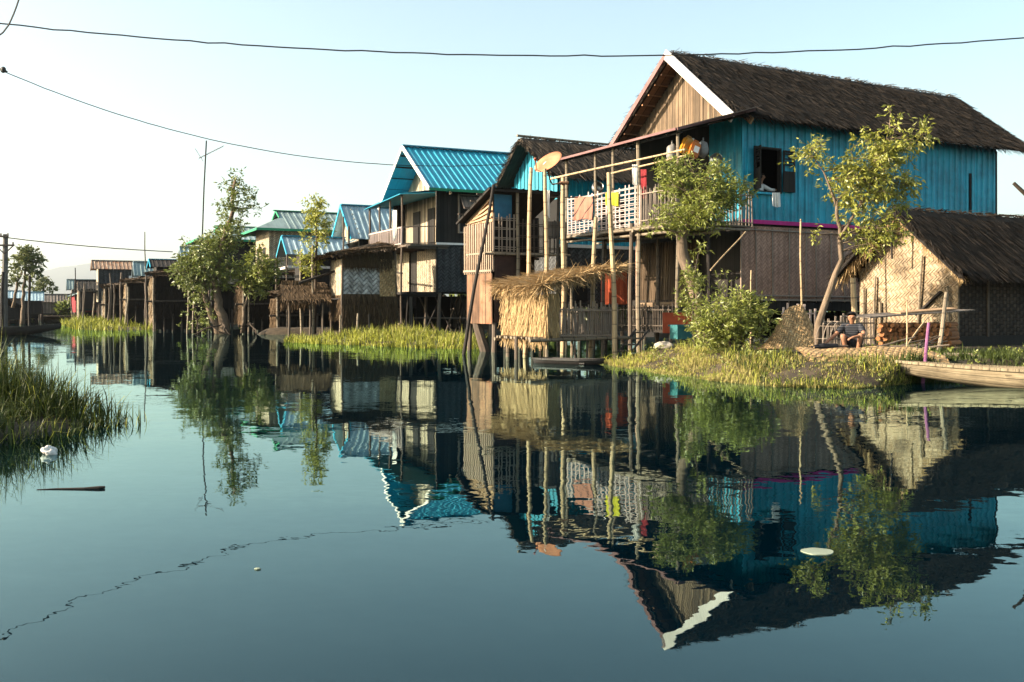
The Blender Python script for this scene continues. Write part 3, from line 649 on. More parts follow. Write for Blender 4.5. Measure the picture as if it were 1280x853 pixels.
# veranda
vx0,vx1,vy1,vz=-2.2,.5,5.9,3.78
mb=MB()
for i in range(22): 
    y=-.05+i*.272; mb.box(vx0-.08,vx1,y,y+.255,vz-.05+rnd.uniform(-.006,.006),vz)
for y in (.0,1.8,3.6,5.7): pole(mb,(vx0-.25,y,vz-.14),(vx1,y,vz-.12),.05)
for z,x in ((vz-.25,vx0),(vz-.25,-.9),(vz-.10,vx0-.1)): pole(mb,(x,-.25,z),(x,vy1+.2,z+.02),.045,7,.04)
ver=mb.build('veranda_deck',m_bamboo,H1)
mb=MB(); lattice(mb,(vx0,5.75,0),(vx0,1.78,0),vz,vz+1.2,.24,.17,.05); mb.build('railing',m_picket_pale,H1,label='pale lattice railing')
mb=MB(); pickets(mb,(vx0,1.72,0),(vx0,-.02,0),vz,vz+1.12,.085,.03); pickets(mb,(vx0,-.02,0),(vx1+.1,-.02,0),vz,vz+1.0,.12,.04,rails=(.1,.9)); mb.build('railing',m_picket,H1,label='upright bamboo picket railing')
for (px,x,y,za,zb,m,r) in ((845,vx0,-.02,.1,6.45,m_bamboo,.06),(797,vx0,1.8,.0,6.4,m_bamboo,.065),(789,vx0-.1,2.1,-.3,3.9,m_wood,.075),(764,vx0,3.15,3.7,6.4,m_bamboo,.045),(748,vx0,4.1,3.7,6.4,m_bamboo,.05),(706,vx0,5.85,-.4,6.3,m_bamboo,.055),(800,-.9,2.6,-.2,3.7,m_bamboo_dark,.06),(750,-.9,5.4,-.2,3.7,m_bamboo_dark,.06),(820,-.9,.2,-.1,3.7,m_wood_dark,.06),(770,vx0+.2,3.9,-.4,3.7,m_bamboo_dark,.06)):
    stilt(H1,(x,y,za),(x+rnd.uniform(-.04,.04),y+rnd.uniform(-.04,.04),zb),r,m,'post')
mb=MB(); a,b,c,d=V(-2.42,-.25,6.36),V(-2.42,6.6,6.30),V(.62,6.3,7.22),V(.62,-.1,7.22)
metal_slope(mb,b,a,d,c,.28,.03)
for x,z in ((-2.2,6.3),(-1.2,6.62),(-.3,6.88)): pole(mb,(x,-.2,z),(x,6.1,z),.04)
vr=mb.build('veranda_roof',m_plank_dark,H1)
mb=MB(); mb.bar(a+V(-.03,0,0),b+V(-.03,0,0),.03,.07); mb.bar(a+V(0,-.03,0),d+V(0,-.03,0),.03,.07); mb.build('roof_edge',m_pinkish,vr)
for i in range(10):
    mb=MB(); y=rnd.uniform(.2,5.5); pole(mb,(-2.3,y,6.3),(.5,y+rnd.uniform(-.3,.3),7.1),.025); mb.build('rafter',m_bamboo_dark,vr)

# low working platform with pickets below the veranda
mb=MB(); mb.box(-1.9,.3,.6,4.9,.62,.7); pw=mb.build('work_platform',m_wood_dark,H1)
mb=MB(); pickets(mb,(-1.9,4.9,0),(-1.9,.6,0),.7,1.4,.075,.035,.12); mb.build('railing',m_bamboo_dark,H1)
for y in (.8,2.2,3.5,4.8): stilt(H1,(-1.8,y,-.5),(-1.8,y,.64),.05,m_wood,'prop')

# ===== small thatched teal house left of it =====
H2=thing('stilt_house','small thatched house with bright teal tin gable between the blue roof and the largest house','house',(1.42,35.9,0),TH)
mb=MB(); ze,zr,yr,Wd,L=6.1,7.68,2.15,3.95,7.5
thatch_slope(mb,(-.1,-.1,ze),(L,-.1,ze),(L,yr,zr),(-.1,yr,zr),.14,3600,.5,.035,.1,600,courses=8)
thatch_slope(mb,(L,Wd,ze),(-.1,Wd,ze),(-.1,yr,zr),(L,yr,zr),.14,900,.5,.035,.1,350)
ridge_thatch(mb,(-.1,yr,zr+.14),(L,yr,zr+.14),350)
mb.build('roof',m_thatch_grey,H2)
mb=MB(); pole(mb,(-.2,yr,zr+.2),(5,yr-.05,zr+.2),.05); mb.build('ridge_pole',m_bamboo,H2)
mb=MB(); yl=.35
for i in range(12):
    y0=yl+(Wd-.7)*i/12; y1=yl+(Wd-.7)*(i+1)/12; yc=(y0+y1)/2; top=zr-.05-abs(yc-yr)*(zr-ze)/yr
    corr(mb,(.5,y1,5.35),(0,-1,0),(0,0,1),y1-y0,top-5.35,.28,.03)
mb.build('wall',m_teal_light,H2,label='bright teal tin gable wall')
mb=MB(); mb.box(.5,.55,.35,3.75,3.4,5.35); mb.build('wall',m_dark,H2)  # near-black lower front paints the shade under the balcony roof
mb=MB(); corr(mb,(.5,.3,3.7),(1,0,0),(0,0,1),6.6,2.45,.28,.04); corr(mb,(7.1,.3,3.7),(0,1,0),(0,0,1),3.5,2.45,.28,.03); corr(mb,(7.1,3.8,3.7),(-1,0,0),(0,0,1),6.6,2.45,.28,.03); mb.build('wall',m_teal,H2,label='shaded teal tin long wall')
mb=MB(); mb.box(2.3,3.4,.2,.27,4.2,5.4); mb.build('window',m_dark,H2)
mb=MB(); mb.box(.55,7.0,.36,3.75,1.5,3.68); lw=mb.build('wall',m_weave_grey,H2,label='grey woven lower wall')
mb=MB(); mb.box(.45,7.1,.27,.295,3.58,3.70); mb.build('trim_strip',m_white,lw)
mb=MB(); mb.box(1.2,1.75,.28,.35,1.6,2.55); mb.build('window',m_dark,H2)
for x in (.7,3.5,6.8):
    for y in (.5,3.5): stilt(H2,(x,y,-.6),(x,y,1.55),.08,m_wood)
mb=MB(); mb.box(.4,7,.3,3.8,1.38,1.5); mb.build('floor_deck',m_plank_dark,H2)

# ===== bamboo bath house with balcony in front of it =====
HB=thing('bath_house','narrow tall bath house, pale bamboo over rust stained sheet, on posts in the water','bath house',(-.6,30.0,0),TH)
mb=MB(); mb.obox(V(.02,0,2.44),V(0,1.8,0),V(0,0,1.5),V(.05,0,0)); 
for i in range(15): y=.06+i*.125; mb.bar((-.01,y,2.4),(-.01,y+rnd.uniform(-.02,.02),3.96+rnd.uniform(-.05,.05)),.03,.035)
mb.bar((-.03,-.03,2.47),(-.03,1.83,2.5),.05,.06); mb.build('wall',m_outhouse,HB,label='pale upright bamboo panel')
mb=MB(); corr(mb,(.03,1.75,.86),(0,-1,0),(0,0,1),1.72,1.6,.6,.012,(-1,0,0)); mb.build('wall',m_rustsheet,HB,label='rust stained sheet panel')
mb=MB(); mb.box(.1,1.0,.0,.05,.9,3.0); mb.box(.1,2.4,1.72,1.77,.95,3.0); mb.box(.95,1.0,.05,1.7,.95,3.0); mb.build('wall',m_rust_shaded,HB,label='rusty sheet darkened in colour for its shaded side')
mb=MB(); q=[V(.04,1.78,3.96),V(.04,.05,3.96),V(.04,.05,4.78),V(.04,1.78,4.08)]; mb.face([q[0],q[1],q[2],q[3]]); mb.face([x+V(.03,0,0) for x in (q[3],q[2],q[1],q[0])]); 
for k in range(4): mb.bar((.0,1.75-.2*k,4.0+.05*k),(.0,.05,4.1+.19*k),.03,.05)
mb.build('gable_panel',m_board,HB)
mb=MB(); a,b,c,d=V(-.25,1.95,4.06),V(2.3,1.95,4.06),V(2.3,-.25,4.95),V(-.25,-.25,4.95)
metal_slope(mb,a,b,c,d,.25,.025); mb.bar((-.2,-.2,4.88),(2.3,-.2,4.9),.07,.08); mb.bar((-.22,1.95,4.02),(-.22,-.3,4.92),.06,.07)
rf=mb.build('roof',m_plank_dark,HB)
for k in range(4): 
    mb=MB(); y=.2+.42*k; mb.bar((-.42,y,4.86-.4*y),(.3,y,4.86-.4*y),.045,.045); mb.build('rafter',m_wood,rf)
mb=MB(); mb.box(.1,.72,.06,.09,4.05,4.86); mb.build('tarp_panel',m_tarp,HB)
mb=MB(); mb.box(.1,2.6,1.6,1.66,3.0,4.3); mb.build('wall',m_dark,HB)
mb=MB()
for i in range(10): mb.box(-.02,2.6,.0+i*.17,.155+i*.17,3.0,3.05)
pole(mb,(-.3,-.06,2.97),(2.75,-.06,3.0),.04); pole(mb,(0,1.6,2.97),(2.6,1.6,2.95),.05); mb.build('balcony_deck',m_bamboo,HB)
mb=MB(); lattice(mb,(.05,-.05,0),(.85,-.05,0),3.05,4.1,.13,.3,.03); mb.build('railing',m_picket,HB,label='pale close set bamboo railing')
mb=MB(); lattice(mb,(.9,-.05,0),(2.6,-.05,0),3.05,3.98,.14,.32,.032); mb.build('railing',m_bamboo_dark,HB,label='dark wide bamboo railing')
for (x,y,za,zb,r,m) in ((.1,.08,-.7,.9,.085,m_wood),(.1,1.7,-.7,.9,.085,m_wood),(.9,.1,-.7,3.0,.06,m_wood),(.8,-.1,.6,4.9,.055,m_bamboo),(2.3,-.08,-.6,4.9,.055,m_bamboo_dark),(2.3,1.5,-.6,3.0,.06,m_bamboo_dark),(1.3,1.5,-.6,3.0,.06,m_bamboo_dark)):
    stilt(HB,(x,y,za),(x+.02,y,zb),r,m,'post')

# ===== straw pen on a platform at the water's edge =====
PEN=thing('straw_shelter','low golden straw shelter with bamboo picket sides on a platform over the water','shelter',(.89,25.2,0),TH)
mb=MB(); straw_wall(mb,(-.02,2.25,.62),(0,-2.3,0),1.06,2200,5,.52,.026,(-1,0,0),mess=.34); straw_wall(mb,(.02,0,.7),(.3,0,0),1.0,320,6,.34,.03,(0,-1,0),mess=.42); mb.build('wall',m_thatch_straw,PEN)
mb=MB(); a,b,c,d=V(-.25,2.4,1.95),V(-.3,-.15,1.86),V(2.25,-.1,2.38),V(2.2,2.35,2.36)
thatch_slope(mb,a,b,c,d,.07,2200,.55,.024,.35,420,droop=1.1)
for i in range(900):
    u=rnd.random(); p=b.lerp(c,u)+V(0,rnd.uniform(-.05,.25),.07); mb.blade(p,V(rnd.gauss(-.3,.5),-rnd.uniform(.3,1),-rnd.uniform(-.1,1.2)),rnd.uniform(.15,.42),.02)
for i in range(520):
    u=rnd.random(); p=a.lerp(b,u)+V(rnd.uniform(-.05,.5),0,.06+rnd.uniform(-.05,.04)); mb.blade(p,V(-rnd.uniform(.2,1),rnd.gauss(-.2,.4),-rnd.uniform(.1,1.3)),rnd.uniform(.2,.55),.024)
for i in range(500):
    u=rnd.random(); p=b.lerp(c,u)+V(0,rnd.uniform(-.1,.5),.08); mb.blade(p,V(rnd.gauss(-.2,.7),-rnd.uniform(.2,1),rnd.gauss(-.25,.4)),rnd.uniform(.25,.6),.022)
for i in range(70):
    p=c+V(rnd.uniform(-.5,.1),rnd.uniform(0,.6),.05); mb.blade(p,V(1,rnd.gauss(-.1,.3),rnd.gauss(-.15,.25)),rnd.uniform(.3,.7),.016)
mb.build('roof',m_thatch_straw,PEN)
mb=MB(); pickets(mb,(.36,-.02,0),(2.15,-.02,0),.6,1.42,.062,.03,.14,(.03,.82),.045); pickets(mb,(2.15,0,0),(2.15,2.2,0),.6,1.35,.09,.03,.1); pickets(mb,(.1,2.2,0),(2.15,2.2,0),.6,1.35,.09,.03,.1); mb.build('picket_side',m_picket,PEN)
mb=MB()
for i in range(12): mb.tube([(-.3+rnd.uniform(-.1,.05),.05+i*.19,.56),(2.25,.05+i*.19,.58)],.04,6)
pole(mb,(-.55,-.06,.52),(2.5,-.06,.55),.05); pole(mb,(-.3,2.25,.5),(2.4,2.25,.5),.05); mb.build('platform',m_bamboo,PEN)
for (x,y,zb,r) in ((.02,.05,2.0,.05),(1.2,0,.6,.03),(2.15,2.2,2.4,.05),(.1,2.25,1.95,.055),(1.1,2.2,.55,.045),(-.4,.9,.6,.05),(.8,-.03,.6,.03),(1.65,-.02,.6,.035)):
    stilt(PEN,(x,y,-.5),(x+.02,y,zb),r,m_bamboo if zb>1 else m_wood,'post')

# ===== blue roofed house =====
TH3=math.atan2(.43,.9)
H3=thing('stilt_house','two storey grey plank house under a bright blue tin roof with a front balcony','house',(-3.9,47,0),TH3)
ze,zr,yr,Wd,L=7.05,9.56,3.8,7.7,9.5
mb=MB(); metal_slope(mb,(0,0,ze),(L,0,ze),(L,yr,zr),(0,yr,zr),.33,.032); metal_slope(mb,(L,Wd,ze-.25),(0,Wd,ze-.25),(0,yr,zr),(L,yr,zr),.33,.032)
rf=mb.build('roof',m_blue_roof,H3)
mb=MB(); mb.bar((-.05,yr,zr+.05),(L,yr,zr+.05),.34,.06); mb.build('ridge_cap',m_blue_roof,rf)
mb=MB()
for ya,za,m in ((-.02,ze-.05,m_white),(Wd+.02,ze-.3,m_plank_grey)): mb.bar((-.03,ya,za),(-.03,yr,zr-.03),.05,.2)
mb.build('gable_board',m_white,rf)
mb=MB(); mb.bar((0,-.03,ze-.06),(L,-.03,ze-.06),.04,.13); mb.build('roof_edge',m_greenfas,rf)
mb=MB()
for k in range(5):
    t=.12+k*.19; 
    for s in (-1,1): y=yr+s*yr*(1-t); z=ze+(zr-ze)*t-.12; mb.bar((.05,y,z),(1.3,y,z),.06,.07)
mb.build('purlin',m_wood_dark,rf)
mb=MB(); x=1.25
for i in range(24):
    y0=.3+(Wd-.6)*i/24; y1=.3+(Wd-.6)*(i+1)/24; yc=(y0+y1)/2; top=zr-.1-abs(yc-yr)*(zr-ze)/yr
    if top>7.0: mb.box(x,x+.03,y0,y1,6.85,top)
mb.build('gable_panel',m_plank_cream,H3)
mb=MB(); corr_=0
mb.box(.6,8.8,.66,.71,4.45,7.05); mb.box(8.75,8.8,.71,7.0,4.45,7.0); mb.box(.6,8.75,7.0,7.05,4.45,7.0); wl=mb.build('wall',m_plank_dark,H3,label='dark upright plank wall of the upper storey')
mb=MB(); mb.box(1.25,1.3,.71,7.0,4.45,6.9); mb.box(.6,1.25,.72,.75,4.45,6.9); mb.build('wall',m_plank_cream,H3,label='pale plank front wall of the upper storey')
mb=MB(); mb.box(.6,.66,.62,.75,2.1,7.0); mb.build('corner_post',m_wood_dark,H3)
for (ya,yb) in ((2.5,3.4),(4.6,5.6)):
    mb=MB(); mb.box(1.2,1.25,ya,yb,4.45,6.4); mb.build('door',m_plank_dark,H3)
mb=MB(); f=MB(); w0=plane_hit(H3,574,290,1,.66); w1=plane_hit(H3,603,246,1,.66)
f.box(w0.x,w1.x,.58,.655,w0.z,w1.z); wn=f.build('window',m_dark,H3)
f=MB()
for a,b,c,d in ((w0.x-.07,w0.x,w0.z-.07,w1.z+.07),(w1.x,w1.x+.07,w0.z-.07,w1.z+.07),(w0.x,w1.x,w1.z,w1.z+.07),(w0.x,w1.x,w0.z-.07,w0.z)): f.box(a,b,.55,.66,c,d)
f.build('frame',m_picket,wn); f=MB(); f.obox(V(w0.x,.52,w1.z-.05),V(w1.x-w0.x,0,0),V(0,-.5,-.65),V(0,.03,-.03)); f.build('shutter',m_plank_grey,wn)
mb=MB(); mb.box(.58,8.8,.56,.64,4.42,4.52); mb.build('trim_strip',m_white,H3)
mb=MB(); mb.box(.6,8.8,.66,.71,2.15,4.42); mb.box(8.75,8.8,.71,7.0,2.15,4.4); mb.box(.6,8.75,7.0,7.05,2.15,4.4); mb.build('wall',m_weave_grey,H3,label='grey woven lower wall')
mb=MB(); w0=plane_hit(H3,577,342,1,.66); mb.box(w0.x,w0.x+1.2,.6,.655,w0.z,w0.z+1.1); wn=mb.build('window',m_weave_grey,H3)
mb=MB(); 
for a,b,c,d in ((-.06,0,-.06,1.16),(1.2,1.26,-.06,1.16),(0,1.2,1.1,1.16),(0,1.2,-.06,0)): mb.box(w0.x+a,w0.x+b,.57,.66,w0.z+c,w0.z+d)
mb.build('frame',m_wood_dark,wn)
mb=MB(); mb.box(.62,.67,.72,3.4,2.15,4.3); mb.box(.62,.67,4.6,7.0,2.15,4.3); mb.build('wall',m_weave_cream,H3,label='sunlit cream woven front wall')
mb=MB(); mb.box(.72,.76,3.35,4.65,2.15,4.3); mb.build('door',m_plank_dark,H3)
# balconies
mb=MB(); mb.box(-.75,1.25,.55,7.2,4.32,4.42)
for y in (.7,2.4,4.1,5.8,7.0): mb.bar((-.85,y,4.26),(1.2,y,4.26),.09,.1)
mb.build('balcony_deck',m_wood,H3)
mb=MB(); pickets(mb,(-.7,7.1,0),(-.7,1.9,0),4.42,5.35,.15,.08,.02,(.08,.95),.06); mb.build('railing',m_picket_pale,H3,label='upright slat balcony railing')
mb=MB()
for z in (4.5,5.3): mb.bar((-.7,1.85,z),(.55,.65,z),.05,.05)
mb.bar((-.1,1.25,4.4),(-.1,1.25,5.3),.05,.05); mb.build('railing',m_wood_dark,H3,label='dark open corner rail')
for (x,y,za,zb) in ((-.7,7.1,4.4,6.7),(-.7,5.4,4.4,6.75),(-.7,3.7,4.4,6.8),(-.7,1.9,-.3,6.9)): stilt(H3,(x,y,za),(x,y,zb),.06,m_wood,'post')
mb=MB(); metal_slope(mb,(-.95,7.3,6.65),(-.95,1.5,6.88),(1.25,.6,7.0),(1.25,7.0,7.0),.33,.03); mb.build('balcony_roof',m_blue_under,H3)
mb=MB(); mb.box(-.9,.6,.6,7.4,2.02,2.14); 
for y in (.7,2.4,4.1,5.8,7.2): mb.bar((-1.1,y,1.96),(.6,y,1.96),.1,.11)
mb.build('floor_deck',m_wood_dark,H3)
mb=MB()
for a,b in (((-.8,5.2,3.3),(-.8,1.6,3.05)),((-.8,4.9,2.14),(-.8,4.8,3.3)),((-.8,4.2,2.14),(-.8,4.5,3.2)),((-.8,3.5,2.14),(-.8,3.8,3.1)),((-.8,2.4,2.14),(-.8,2.7,3.2)),((-.8,2.9,2.14),(-.8,2.7,3.2))): mb.bar(a,b,.09,.07)
mb.build('railing',m_wood_dark,H3,label='broken dark plank rail')
for y in (.75,2.6,4.6,7.0):
    for x in (-.7,.7,3.5,6.5): stilt(H3,(x,y,-.4),(x+rnd.uniform(-.15,.15),y+rnd.uniform(-.1,.1),2.1),.095,m_wood)
for i in range(14):
    x=rnd.uniform(-.4,5); y=rnd.uniform(.7,6); stilt(H3,(x,y,-.2),(x+rnd.uniform(-1,1),y+rnd.uniform(-.6,.6),2.05),.05,rnd.choice((m_wood,m_wood_dark)),'prop')
mb=MB(); mb.bar((-.7,.8,.9),(6,.8,.85),.08,.06); mb.bar((-.9,1.2,.6),(-.9,7,.62),.09,.05); mb.build('brace',m_wood,H3)

mb=MB(); mb.box(1.5,8,5.9,5.95,.2,2.0); mb.box(3.6,3.65,1,5.9,.3,2.0); mb.build('understorey_shade_sheet',m_dark,H3)  # dark sheets added among the stilts in place of shade
# ===== patched thatch shed in front of it =====
S1=thing('thatched_shed','patched shed with a zigzag woven panel and ragged straw skirts beside a slim tree','shed',(-7.67,45,0),TH3)
mb=MB(); mb.box(.05,2.3,0,.04,1.95,3.35); mb.build('wall',m_weave_zig,S1,label='grey zigzag woven panel')
mb=MB(); mb.box(0,.04,.02,1.9,1.95,3.6); mb.build('wall',m_weave_cream,S1,label='sunlit pale woven side')
mb=MB(); mb.box(1.75,2.5,-.06,-.02,1.9,3.6); mb.build('wall',m_mat,S1,label='tan straw mat panel')
mb=MB(); straw_wall(mb,(0,-.03,.25),(2.6,0,0),1.75,1100,4,.6,.035,(0,-1,0)); straw_wall(mb,(.02,-.05,3.2),(2.3,0,0),.75,420,2,.5,.035,(0,-1,0)); straw_wall(mb,(-.02,1.9,.9),(0,-1.85,0),1.05,350,3,.5,.035,(-1,0,0)); mb.build('straw_skirt',m_thatch_brown,S1)
mb=MB(); thatch_slope(mb,(-.6,-.3,3.75),(2.35,-.4,4.1),(2.3,2.2,4.4),(-.9,2.2,3.5),.12,900,.5,.035,.2,400,droop=.8); mb.build('roof',m_thatch_brown,S1)
mb=MB(); straw_wall(mb,(-.95,2.2,1.35),(-1.2,.5,0),1.3,260,3,.5,.04,(-.4,-1,0)); thatch_slope(mb,(-2.4,1.4,1.6),(-.3,.9,1.7),(-.2,2.3,2.5),(-2.2,2.8,2.4),.1,420,.5,.035,.2,160,droop=.8); mb.build('lean_to',m_thatch_brown,S1)
mb=MB(); pole(mb,(-1.6,1.6,2.5),(.1,1.3,3.1),.07); pole(mb,(-.4,1.2,1.75),(.1,0,1.8),.05); mb.build('beam',m_wood_dark,S1)
for (x,y,z) in ((0,0,3.6),(2.5,0,4),(0,1.9,3.5),(1.2,-.15,1.1),(-.6,1.1,1.6),(-2,1.8,1.6),(-1.1,1.5,1.5),(2.5,1.9,4)): stilt(S1,(x,y,-.3),(x,y,z),.06,m_wood,'post')
mb=MB(); mb.box(.05,2.5,1.85,1.9,.3,4.0); mb.box(2.45,2.5,.05,1.85,.3,4); mb.build('wall',m_plank_dark,S1)

# ===== generic houses farther back =====
def gable_house(label,O,th,L,W,ze,zr,zf,roofm,frontm,sidem,base=.9,oh=.5,edge=None,extra=None,cat='house',name='stilt_house',period=.35,front_win=False,yrr=.5,group=None):
    t=thing(name,label,cat,(O[0],O[1],0),th,group); yr=W*yrr
    mb=MB(); metal_slope(mb,(0,0,ze),(L,0,ze),(L,yr,zr),(0,yr,zr),period,.022); metal_slope(mb,(L,W,ze),(0,W,ze),(0,yr,zr),(L,yr,zr),period,.022); rf=mb.build('roof',roofm,t)
    mb=MB(); mb.bar((0,yr,zr+.04),(L,yr,zr+.04),.3,.05)
    for y in (0,W): mb.bar((-.02,y,ze-.03),(-.02,yr,zr-.02),.05,.14)
    mb.build('roof_edge',edge or roofm,rf)
    mb=MB(); i0,i1=oh*.6,W-oh*.6; n=12
    for i in range(n):
        y0=i0+(i1-i0)*i/n; y1=i0+(i1-i0)*(i+1)/n; yc=(y0+y1)/2; top=zr-.08-abs(yc-yr)*(zr-ze)/(yr if yc<yr else W-yr)
        mb.box(oh,oh+.05,y0,y1,zf,top)
    mb.build('wall',frontm,t,label='front gable wall')
    mb=MB(); mb.box(oh+.05,L-.3,i0,i0+.05,zf,ze+.1); mb.box(L-.35,L-.3,i0+.05,i1,zf,ze+.1); mb.box(oh+.05,L-.35,i1-.05,i1,zf,ze+.1); mb.build('wall',sidem,t,label='long side wall')
    mb=MB(); mb.box(oh-.3,L-.3,i0-.05,i1+.05,zf-.12,zf); mb.build('floor_deck',m_wood_dark,t)
    for x in (oh+.1,L*.5,L-.5):
        for y in (i0+.1,i1-.1): stilt(t,(x,y,-.4),(x,y,zf-.1),.09,m_wood)
    mb=MB(); mb.box(oh+.3,L-.6,i1-.5,i1-.45,.25,zf-.12); mb.box(oh+.35,oh+.4,i0+.3,i1-.5,.3,zf-.12); mb.build('understorey_shade_sheet',m_dark,t)  # dark sheets added below the floor to paint the shade there
    if front_win:
        mb=MB(); mb.box(oh-.03,oh,yr-.5,yr+.4,zf+.6,zf+1.6); mb.build('window',m_dark,t)
        mb=MB(); mb.box(oh+1.2,oh+2.2,i0-.03,i0,zf+.7,zf+1.6); mb.build('window',m_dark,t)
    return t
H5=gable_house('small house with a steep pale blue tin roof beside the blue roofed house',(-9.07,56.2),TH3,6,4.4,5.3,7.4,1.5,m_pale_roof,m_plank_cream,m_plank_dark,edge=m_blue_under,front_win=True)
mb=MB(); metal_slope(mb,(-1.9,4.6,4.5),(-1.7,.2,4.45),(.3,.3,5.3),(.2,4.4,5.3),.35,.03); mb.build('porch_roof',m_pale_roof,H5)
for (x,y,z) in ((-1.6,.4,4.4),(-1.7,2.3,4.4),(-1.7,4.4,4.4),(-.1,.2,6.0),(2.4,-.15,6.4)): stilt(H5,(x,y,-.4),(x,y,z),.08,m_wood,'post')
mb=MB(); mb.box(-1.7,.2,.3,4.4,1.4,1.5); mb.build('porch_deck',m_wood,H5)
H6b=gable_house('little porch house, pale roof edged in bright blue, in front of the hipped roofs',(-12.2,54),TH3,3.6,2.6,4.3,5.35,1.2,m_pale_roof,m_plank_dark,m_plank_dark,edge=m_blue_under,oh=.9)
mb=MB(); mb.box(0,3,-.1,-.04,3.55,3.68); mb.box(-.1,-.04,0,2.6,3.5,3.63); mb.build('railing',m_white,H6b)
for x,y in ((0,0),(0,2.6),(2.9,0)): stilt(H6b,(x,y,-.3),(x,y,4.3),.06,m_wood,'post')
def hip_house(label,O,th,L,W,ze,zr,zf,roofm,wallm,edge):
    """eave corner nearest to the viewer at O; hipped front with a small gable above it."""
    t=thing('stilt_house',label,'house',(O[0],O[1],0),th); yr=W/2; hx=W*.36; zm=ze+(zr-ze)*.62; fy=yr*(1-.62)
    mb=MB(); k=.62
    metal_slope(mb,(hx*.9,0,ze),(L,0,ze),(L,yr,zr),(hx*.9,yr,zr),.4,.022); metal_slope(mb,(L,W,ze),(hx*.9,W,ze),(hx*.9,yr,zr),(L,yr,zr),.4,.022)
    A,B,C,D=V(0,0,ze),V(0,W,ze),V(hx*.9,W-yr*k,zm),V(hx*.9,yr*k,zm)
    for q in ([B,A,D,C],[A,V(hx*.9,0,ze),D],[B,C,V(hx*.9,W,ze)]): mb.face(q); mb.face([p+V(0,0,-.04) for p in reversed(q)])
    rf=mb.build('roof',roofm,t)
    mb=MB(); mb.face([V(hx*.9+.3,yr*k,zm),V(hx*.9+.3,W-yr*k,zm),V(hx*.9+.3,yr,zr-.05)]); mb.build('gable_panel',m_plank_dark,rf)
    mb=MB(); 
    for a,b in ((A,B),(A,V(L,0,ze)),(B,V(L,W,ze))): mb.bar(a-V(0,0,.07),b-V(0,0,.07),.05,.15)
    for s in (yr*k,W-yr*k): mb.bar(V(hx*.9-.05,s,zm),V(hx*.9-.05,yr,zr),.05,.12)
    mb.bar((hx*.8,yr,zr+.04),(L,yr,zr+.04),.3,.05); mb.build('roof_edge',edge,rf)
    mb=MB(); mb.box(.9,.96,.7,W-.7,zf,ze+.1); mb.box(.96,L-.3,.7,.76,zf,ze+.1); mb.box(.96,L-.3,W-.76,W-.7,zf,ze+.1); mb.box(L-.36,L-.3,.76,W-.76,zf,ze+.1); mb.build('wall',wallm,t)
    mb=MB(); mb.box(.85,L-.3,.64,.7,zf,zf+1.0); mb.build('dado',m_plank_cream,t)
    for y in (W*.3,W*.65):
        mb=MB(); mb.box(.86,.9,y,y+.8,zf+1.0,zf+2.0); mb.build('window',m_dark,t)
    mb=MB(); mb.box(.5,L-.2,.5,W-.5,zf-.12,zf); mb.build('floor_deck',m_wood_dark,t)
    mb=MB(); mb.box(1.2,L-.6,W-1.3,W-1.25,.25,zf-.12); mb.box(1.2,1.25,1,W-1.3,.3,zf-.12); mb.build('understorey_shade_sheet',m_dark,t)  # added dark sheets stand for the shade between the stilts
    for x in (1,L*.5,L-.6):
        for y in (.9,W-.9): stilt(t,(x,y,-.4),(x,y,zf-.1),.1,m_wood)
    return t
H6=hip_house('broad house with grey green hipped tin roof and green eave boards, nearer of two',(-15.9,62),TH3,9.5,5.6,6.4,7.75,3.3,m_green_roof,m_weave_cream,m_greenfas)
H7=hip_house('farther house with a pale hipped tin roof and green eave boards, behind the tall aerial',(-22.8,72),TH3,9,5.8,6.45,7.6,3.2,m_green_roof,m_plank_dark,m_greenfas)
H8=gable_house('tiny steep gabled house with a pale tin roof left of the hipped roofs',(-24.4,73.5),TH3,4.2,2.2,5.0,6.0,1.5,m_pale_roof,m_plank_dark,m_plank_dark,edge=m_pale_roof)
H9=gable_house('low dark plank house with a thin blue ridge behind the thatched sheds',(-30.5,84),TH3,5.6,3.2,4.9,5.6,1.5,m_plank_dark,m_plank_dark,m_plank_dark,edge=m_blue_under)
H10=gable_house('small house with faded sea green tin roof between dark plank house and rusty roof',(-33.6,88.6),TH3,4.4,2.6,4.3,5.6,1.5,m_green_roof,m_plank_dark,m_plank_dark,edge=m_pale_roof)
H11=gable_house('tall narrow grey house with a rusty tin roof at the far bend of the canal',(-39.2,93.0),TH3,9.5,3.6,5.1,5.95,2.0,m_rust_roof,m_plank_cream,m_weave_grey,front_win=True)
mb=MB(); mb.box(-1.2,.5,.3,3.4,3.0,3.12); mb.build('balcony_deck',m_wood,H11)
mb=MB(); pickets(mb,(-1.2,3.3,0),(-1.2,.3,0),3.1,3.9,.2,.07,.02); pickets(mb,(-1.2,.3,0),(.5,.3,0),3.1,3.9,.2,.07,.02); mb.build('railing',m_picket,H11)
mb=MB(); mb.box(3.2,6.2,.2,.27,4.0,4.5); mb.build('white_sheet',m_white,H11)
for (x,y) in ((-1.1,.4),(-1.1,3.2),(.9,.2)): stilt(H11,(x,y,-.4),(x,y,3.0),.14,m_plank_cream,'post')
H12=gable_house('dark gabled hut far left of the rusty roofed house',(-44.3,101),TH3,6,3.6,3.4,4.3,1.3,m_plank_dark,m_plank_dark,m_plank_dark)
SHOP=gable_house('distant low shop with a red front under a grey green roof',(-48.2,108),R(-62),6.5,4.2,2.75,3.5,1.0,m_green_roof,m_redcloth,m_redcloth,cat='shop',name='shop')
H13=gable_house('distant low grey hut with a pale blue roof beside the wooden power pole',(-56.5,104),TH3,5,3,2.5,3.3,.9,m_pale_roof,m_plank_grey,m_plank_grey)
